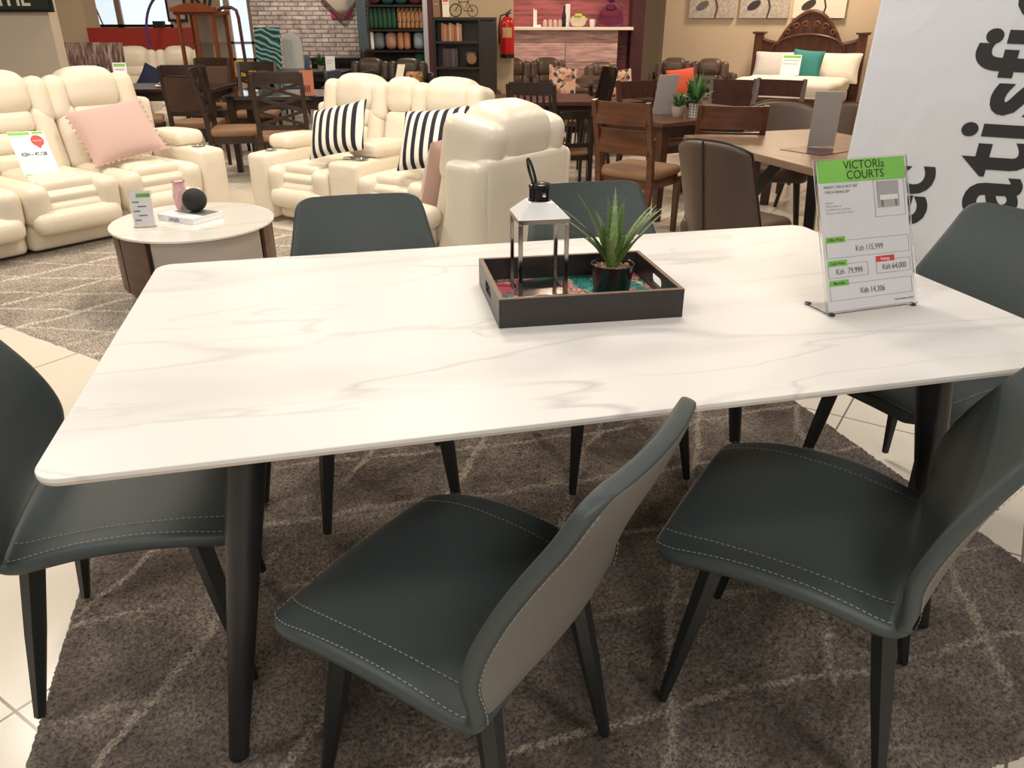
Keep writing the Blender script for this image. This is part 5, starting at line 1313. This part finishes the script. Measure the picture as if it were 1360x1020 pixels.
# --- grey oak table and brown leather chairs
ga = Vector((.32, -.947, 0)); gb = Vector((.947, .32, 0)); FL = Vector((1.06, 4.95, 0)); GL, GW = 1.62, .98
gt = thing('dining_table', 'grey oak dining table with black angled legs left of the silver banner', 'table', FL+ga*GL/2+gb*GW/2, atan2(ga.y, ga.x))
b = B(); b.box((-GL/2, -GW/2, .662), (GL/2, GW/2, .70)); build('tabletop', b, WOODTOP, gt, bevel=.004)
for s_ in (-1, 1):
    for q_ in (-1, 1):
        b = B(); b.tube([(s_*.30, q_*.10, .66), (s_*.58, q_*.38, .02)], .045, 4); build('leg', b, BLACK, gt, smooth=False)
b = B(); b.box((-.35, -.12, .63), (.35, .12, .662)); build('mounting_plate', b, BLACK, gt, smooth=False)
G6 = 'brown leather dining chairs at the grey oak table'
def leather_chair(label, loc, f, sc=1):
    t = thing('dining_chair', label, 'chair', loc, face(f), G6, sc)
    b = B(); b.rbox((.46, .44, .10), .045, (0, .02, .42), puff=.015); build('seat', b, BRNLEA, t)
    def shell(u, v, off=0):
        a = (u-.5)*2; z = .34+.51*v; wv = .245-.02*v+.0*a
        y = -.20-.10*v+.17*a*a*(1-.55*v)
        z -= .045*abs(a)**3*v + (-.0)*v
        return (a*wv, y-off, z)
    b = B(); n = 14; b.grid(lambda u, v: shell(u, v, 0), n, n); o0 = len(b.v)
    vs = [shell(i/n, j/n, .045) for j in range(n+1) for i in range(n+1)]
    fs = [(j*(n+1)+i, (j+1)*(n+1)+i, (j+1)*(n+1)+i+1, j*(n+1)+i+1) for j in range(n) for i in range(n)]
    b.f = [tuple(reversed(f_)) for f_ in b.f]
    b.v += vs; b.f += [tuple(reversed([x+o0 for x in f_])) for f_ in fs]
    m_ = n+1
    for i in range(n): b.f += [(i, i+1, o0+i+1, o0+i), (n*m_+i+1, n*m_+i, o0+n*m_+i, o0+n*m_+i+1)]
    for j in range(n): b.f += [((j+1)*m_, j*m_, o0+j*m_, o0+(j+1)*m_), (j*m_+n, (j+1)*m_+n, o0+(j+1)*m_+n, o0+j*m_+n)]
    bk = build('backrest', b, BRNLEA, t, subsurf=1, ang=180)
    for pth in ([shell(.5, v, .047) for v in np.linspace(0, 1, 12)], [shell(0, v, .022) for v in np.linspace(0, 1, 10)]+[shell(u, 1, .022) for u in np.linspace(.1, 1, 10)]+[shell(1, v, .022) for v in np.linspace(.95, 0, 10)]):
        bb = B(); bb.tube(pth, .0055, 6); build('piping', bb, PIPING, bk)
    for sx in (-1, 1):
        for sy in (-1, 1): b = B(); b.tube([(sx*.16, sy*.15, .38), (sx*.21, sy*.20, .001)], [.022, .014], 8); build('leg', b, BLACK, t)
    return t
leather_chair('brown leather chair with dark piping, its back to the camera behind the marble table', Vector((1.08, 3.72, 0)), (.74, .67), (.86, .95, 1.02))
leather_chair('brown leather chair on the far side of the grey oak table', Vector((1.80, 5.42, 0)), (-.30, -.95), .98)
leather_chair('small far brown leather chair beside the banner edge', P(1112, 6.0), (-.9, -.3), .92)
mt_ = build('place_mat', B().box((-.13, -.13, 0), (.13, .13, .003)), mat('dark_glass_mat', (.07, .03, .03), .15), None, smooth=False, loc=at(1082, 200, .7005), rot=(0, 0, R(35))); tag(mt_, 'dark glossy square mat on the grey oak table', 'mat')
card('price_stand', 'grey back of a tall acrylic price stand on the grey oak table', at(1090, 194, .704), (.35, .94), .14, .31, PALEGREY, 18, header=None, lines=0)
# --- the bed
bed = thing('bed', 'carved cherry wood bed with arched headboard, cream quilt and posts', 'bed', (HL+HR)/2, atan2(wd.y, wd.x))
BW = (HR-HL).length
n = 28
def arch(a0, z0, z1, w_):
    pts = []
    for i in range(n+1):
        t = -1+2*i/n; s_ = abs(t)
        z = z0 + (z1-z0)*(cos(min(1, s_/.62)*pi/2)**.75 if s_ < .62 else 0) - (.0 if s_ < .62 else 0) + (.05*((s_-.62)/.38)**2 if s_ > .62 else 0)
        pts.append((t*w_, z))
    return pts
ar = arch(0, 1.04, 1.43, BW/2-.04)
b = B(); b.prism([(-BW/2+.04, .25), (BW/2-.04, .25)]+ar[::-1], -.04, .02, MX); hb = build('headboard', b, BEDWOOD, bed, bevel=.006)
b = B(); b.tube([(x, -.03, z+.008) for x, z in ar], .026, 8); build('crown_moulding', b, BEDWOOD, hb)
ar2 = [(.47*cos(pi*i/20), .96+.20*sin(pi*i/20)) for i in range(21)]
b = B(); b.tube([(x, -.045, z) for x, z in ar2], .018, 8); build('arched_moulding', b, BEDWOOD, hb)
CARV = mat('carved_wood_worn', (.16, .07, .04), .35)
for s_ in (-1, 1):
    for k in range(3):
        c = (s_*(.07+.11*k), 1.27-.03*k*k*.8); pts = [(c[0]+s_*.045*(1-i/16)*cos(i*.55), -.05, c[1]+.045*(1-i/16)*sin(i*.55)+.01) for i in range(14)]
        b = B(); b.tube(pts, [.012*(1-i/20) for i in range(14)], 6); build('carved_scroll', b, CARV, hb)
for s_ in (-1, 1):
    b = B(); b.cbox((s_*BW/2, 0, .58), (.11, .11, 1.16)); o = build('bed_post', b, BEDWOOD, bed, bevel=.006)
    b = B(); b.cbox((s_*BW/2, 0, 1.175), (.17, .15, .03)); build('post_cap', b, BEDWOOD, o, bevel=.006)
    b = B(); b.add([(s_*BW/2+x, -2.0+y, z) for z, h_ in ((.0, .05), (.42, .05), (.57, .085)) for x, y in ((-h_, -h_), (h_, -h_), (h_, h_), (-h_, h_))], [(0, 3, 2, 1), (0, 1, 5, 4), (1, 2, 6, 5), (2, 3, 7, 6), (3, 0, 4, 7), (4, 5, 9, 8), (5, 6, 10, 9), (6, 7, 11, 10), (7, 4, 8, 11), (8, 9, 10, 11)])
    o = build('bed_post', b, BEDWOOD, bed, smooth=False)
    b = B(); b.cbox((s_*BW/2, -2.0, .585), (.20, .20, .025)); build('post_cap', b, BEDWOOD, o, bevel=.005)
    b = B(); b.box((s_*(BW/2-.02)-.02, -1.97, .14), (s_*(BW/2-.02)+.02, -.04, .36)); build('side_rail', b, BEDWOOD, bed, smooth=False)
b = B(); b.box((-BW/2+.04, -2.03, .08), (BW/2-.04, -1.98, .52)); fb = build('footboard', b, BEDWOOD, bed, bevel=.006)
for s_ in (-.5, .5): b = B(); b.box((s_*.68-.28, -2.045, .16), (s_*.68+.28, -2.031, .44)); build('raised_panel', b, BEDWOOD, fb, bevel=.01)
b = B(); b.rbox((BW-.12, 1.88, .22), .07, (0, -1.0, .42)); build('mattress', b, LINEN, bed)
qd = build('quilt', B().rbox((BW-.04, 1.55, .17), .07, (0, 0, 0), k=4, m=8, puff=.03, fn=lambda p: (p.x, p.y, p.z+.012*sin(p.x*9)*cos(p.y*7))), LINEN, None, loc=(HL+HR)/2+Vector((-wd.y*-1.12, wd.x*-1.12, .575)), rot=(0, 0, atan2(wd.y, wd.x))); tag(qd, 'cream puffy quilt spread over the carved bed', 'quilt')
def onbed(x, y, z): a = atan2(wd.y, wd.x); c = (HL+HR)/2; return Vector((c.x+x*cos(a)-y*sin(a), c.y+x*sin(a)+y*cos(a), z))
fb_ = (-wn if wn.y > 0 else wn)
pillow('bed_pillow', 'greyish white pillow at the left of the bed head', onbed(-.36, -.20, .575), fb_, .62, .40, .16, GREYLIN, 22, 0)
pillow('bed_pillow', 'cream white pillow at the right of the bed head', onbed(.38, -.20, .575), fb_, .66, .40, .16, LINEN, 22, 0)
pillow('throw_pillow', 'teal pillow between the two bed pillows', onbed(.06, -.38, .60), fb_, .40, .38, .12, TEALF, 16, 4)
card('price_card', 'white price card with green header propped before the teal pillow', onbed(-.10, -.55, .68), fb_, .24, .25, PAPER, 12)
# pictures on the wall
def wallp(px_):
    o = W0+wn*.02; best = None
    for i in range(900):
        p = o+wd*(i*.01-2); q = px_-(680+FPX*p.x/(p.y*cos(PITCH)))
        if best is None or abs(q) < best[0]: best = (abs(q), p)
    return best[1]
for k, (xa, xb, lab) in enumerate(((915.5, 975, 'left canvas of three with a leafy stem on grey'), (982, 1046, 'middle canvas of three with a dark stem on mottled grey'), (1052, 1121, 'right canvas of three with dark looping leaves above the bed'))):
    A_p, B_p = wallp(xa), wallp(xb); c = (A_p+B_p)/2; w_ = (B_p-A_p).length; zb = zz(24, (A_p.y+B_p.y)/2)+.0
    t = thing('canvas_print', lab, 'picture', Vector((c.x, c.y, zb)), atan2(wd.y, wd.x))
    b = B(); b.box((-w_/2, -.02, 0), (w_/2, .018, w_)); build('canvas', b, CANVAS if k < 2 else LINEN, t, smooth=False)
    STEMM = mat('painted_stem_%d' % k, ((.10, .03, .03), (.04, .03, .03), (.05, .035, .03))[k], .7)
    b = B(); b.tube([(.05, -.0205, 0), (.08, -.0205, .2*w_), (.0, -.0205, .6*w_), (-.05, -.0205, .9*w_)], .011, 6); build('painted_stem', b, STEMM, t)
    for (lx, lz, a) in ((-.14, .16, .5), (.14, .30, -.6), (-.12, .42, .7)):
        b = B(); n2 = 12; P_ = [(lx+.10*cos(q_)*cos(a)-.05*sin(q_)*sin(a), lz+.10*cos(q_)*sin(a)+.05*sin(q_)*cos(a)) for q_ in np.linspace(0, 2*pi, n2+1)[:-1]]
        b.prism(P_, .0202, .024, MX); build('painted_leaf', b, STEMM if k else mat('painted_leaf_%d%d' % (k, int(lz*100)), (.13, .12, .12), .7), t, smooth=False)
# blanket chest in front of the bed
cs = thing('blanket_chest', 'dark wooden chest at the left foot of the bed', 'chest', P(972, 8.7), R(-12))
b = B(); b.box((-.30, -.2, .03), (.30, .2, .50)); build('body', b, WALNUT_D, cs, bevel=.005)
b = B(); b.box((-.32, -.22, .505), (.32, .22, .54)); build('lid', b, WALNUT_D, cs, bevel=.005)
# yellow tub by the window
yt = build('tub', B().lathe([(.10, 0), (.14, .20), (.13, .20), (.09, .015), (0, .015)], 24), YELLOW, None, loc=Vector((*P(321, 12.0).xy, .60))); tag(yt, 'yellow tub on the stand below the right hand window', 'tub')
yd = thing('plant_stand', 'dark wooden stand under the yellow tub', 'stand', P(321, 12.0), 0)
b = B(); b.box((-.22, -.2, .57), (.22, .2, .598)); build('top_panel', b, ESPRESSO, yd, smooth=False)
for sx in (-1, 1):
    for sy in (-1, 1): b = B(); b.box((sx*.19-.02, sy*.17-.02, 0), (sx*.19+.02, sy*.17+.02, .57)); build('leg', b, ESPRESSO, yd, smooth=False)
# ------------------------------------------------------------------ silver banner
bn0 = at(1070, 420, 0); 
BNL = Vector((1.245, 3.0, 0)); bdir = Vector((.985, -.17, 0)).normalized()
bn = thing('advertising_banner', 'large silvery banner panel with bold black sideways lettering at the right', 'banner', BNL, atan2(bdir.y, bdir.x))
TLN = Matrix.Rotation(R(-2.0), 4, 'X') @ Matrix.Rotation(R(2.3), 4, 'Y')
bn.matrix_world = Matrix.Translation(BNL) @ Matrix.Rotation(atan2(bdir.y, bdir.x), 4, 'Z') @ TLN
b = B(); b.box((0, 0, .03), (1.55, .02, 2.25)); build('panel', b, BANNER, bn, smooth=False, bevel=.002)
b = B(); b.box((-.02, -.12, 0), (1.57, .16, .03)); build('base_bar', b, BRSTEEL, bn, smooth=False)
text('satisfied', .385, bn, (.625, -.001, .555), (R(90), R(-90), 0), INK, extr=.002, off=.0085, sx=.86, align='LEFT', space=1.06, valign='BOTTOM_BASELINE')
text('ec', .28, bn, (.315, -.001, .63), (R(90), R(-90), 0), INK, extr=.002, off=.007, sx=.9, align='LEFT', valign='BOTTOM_BASELINE')
# spot lamps
spot('spot_brick', (px(400, 13.2), 12.9, 3.0), (px(398, 14.6), 14.6, 1.6), 160, 60)
spot('spot_bed', (3.2, 9.4, 3.1), (3.7, 10.7, .6), 90, 55)
spot('spot_loveseat', (-1.3, 4.2, 3.2), (-1.1, 5.6, .9), 60, 60)
spot('spot_sofa', (-2.2, 4.3, 3.2), (-2.6, 5.3, .8), 50, 60)
spot('spot_banner', (.9, 1.9, 3.2), (1.9, 2.9, 1.3), 75, 55, (1, 1, 1))
spot('spot_counter', (px(760, 11.4), 10.9, 3.0), (px(760, 12.2), 12.2, 1.0), 120, 60, (1, .75, .62))
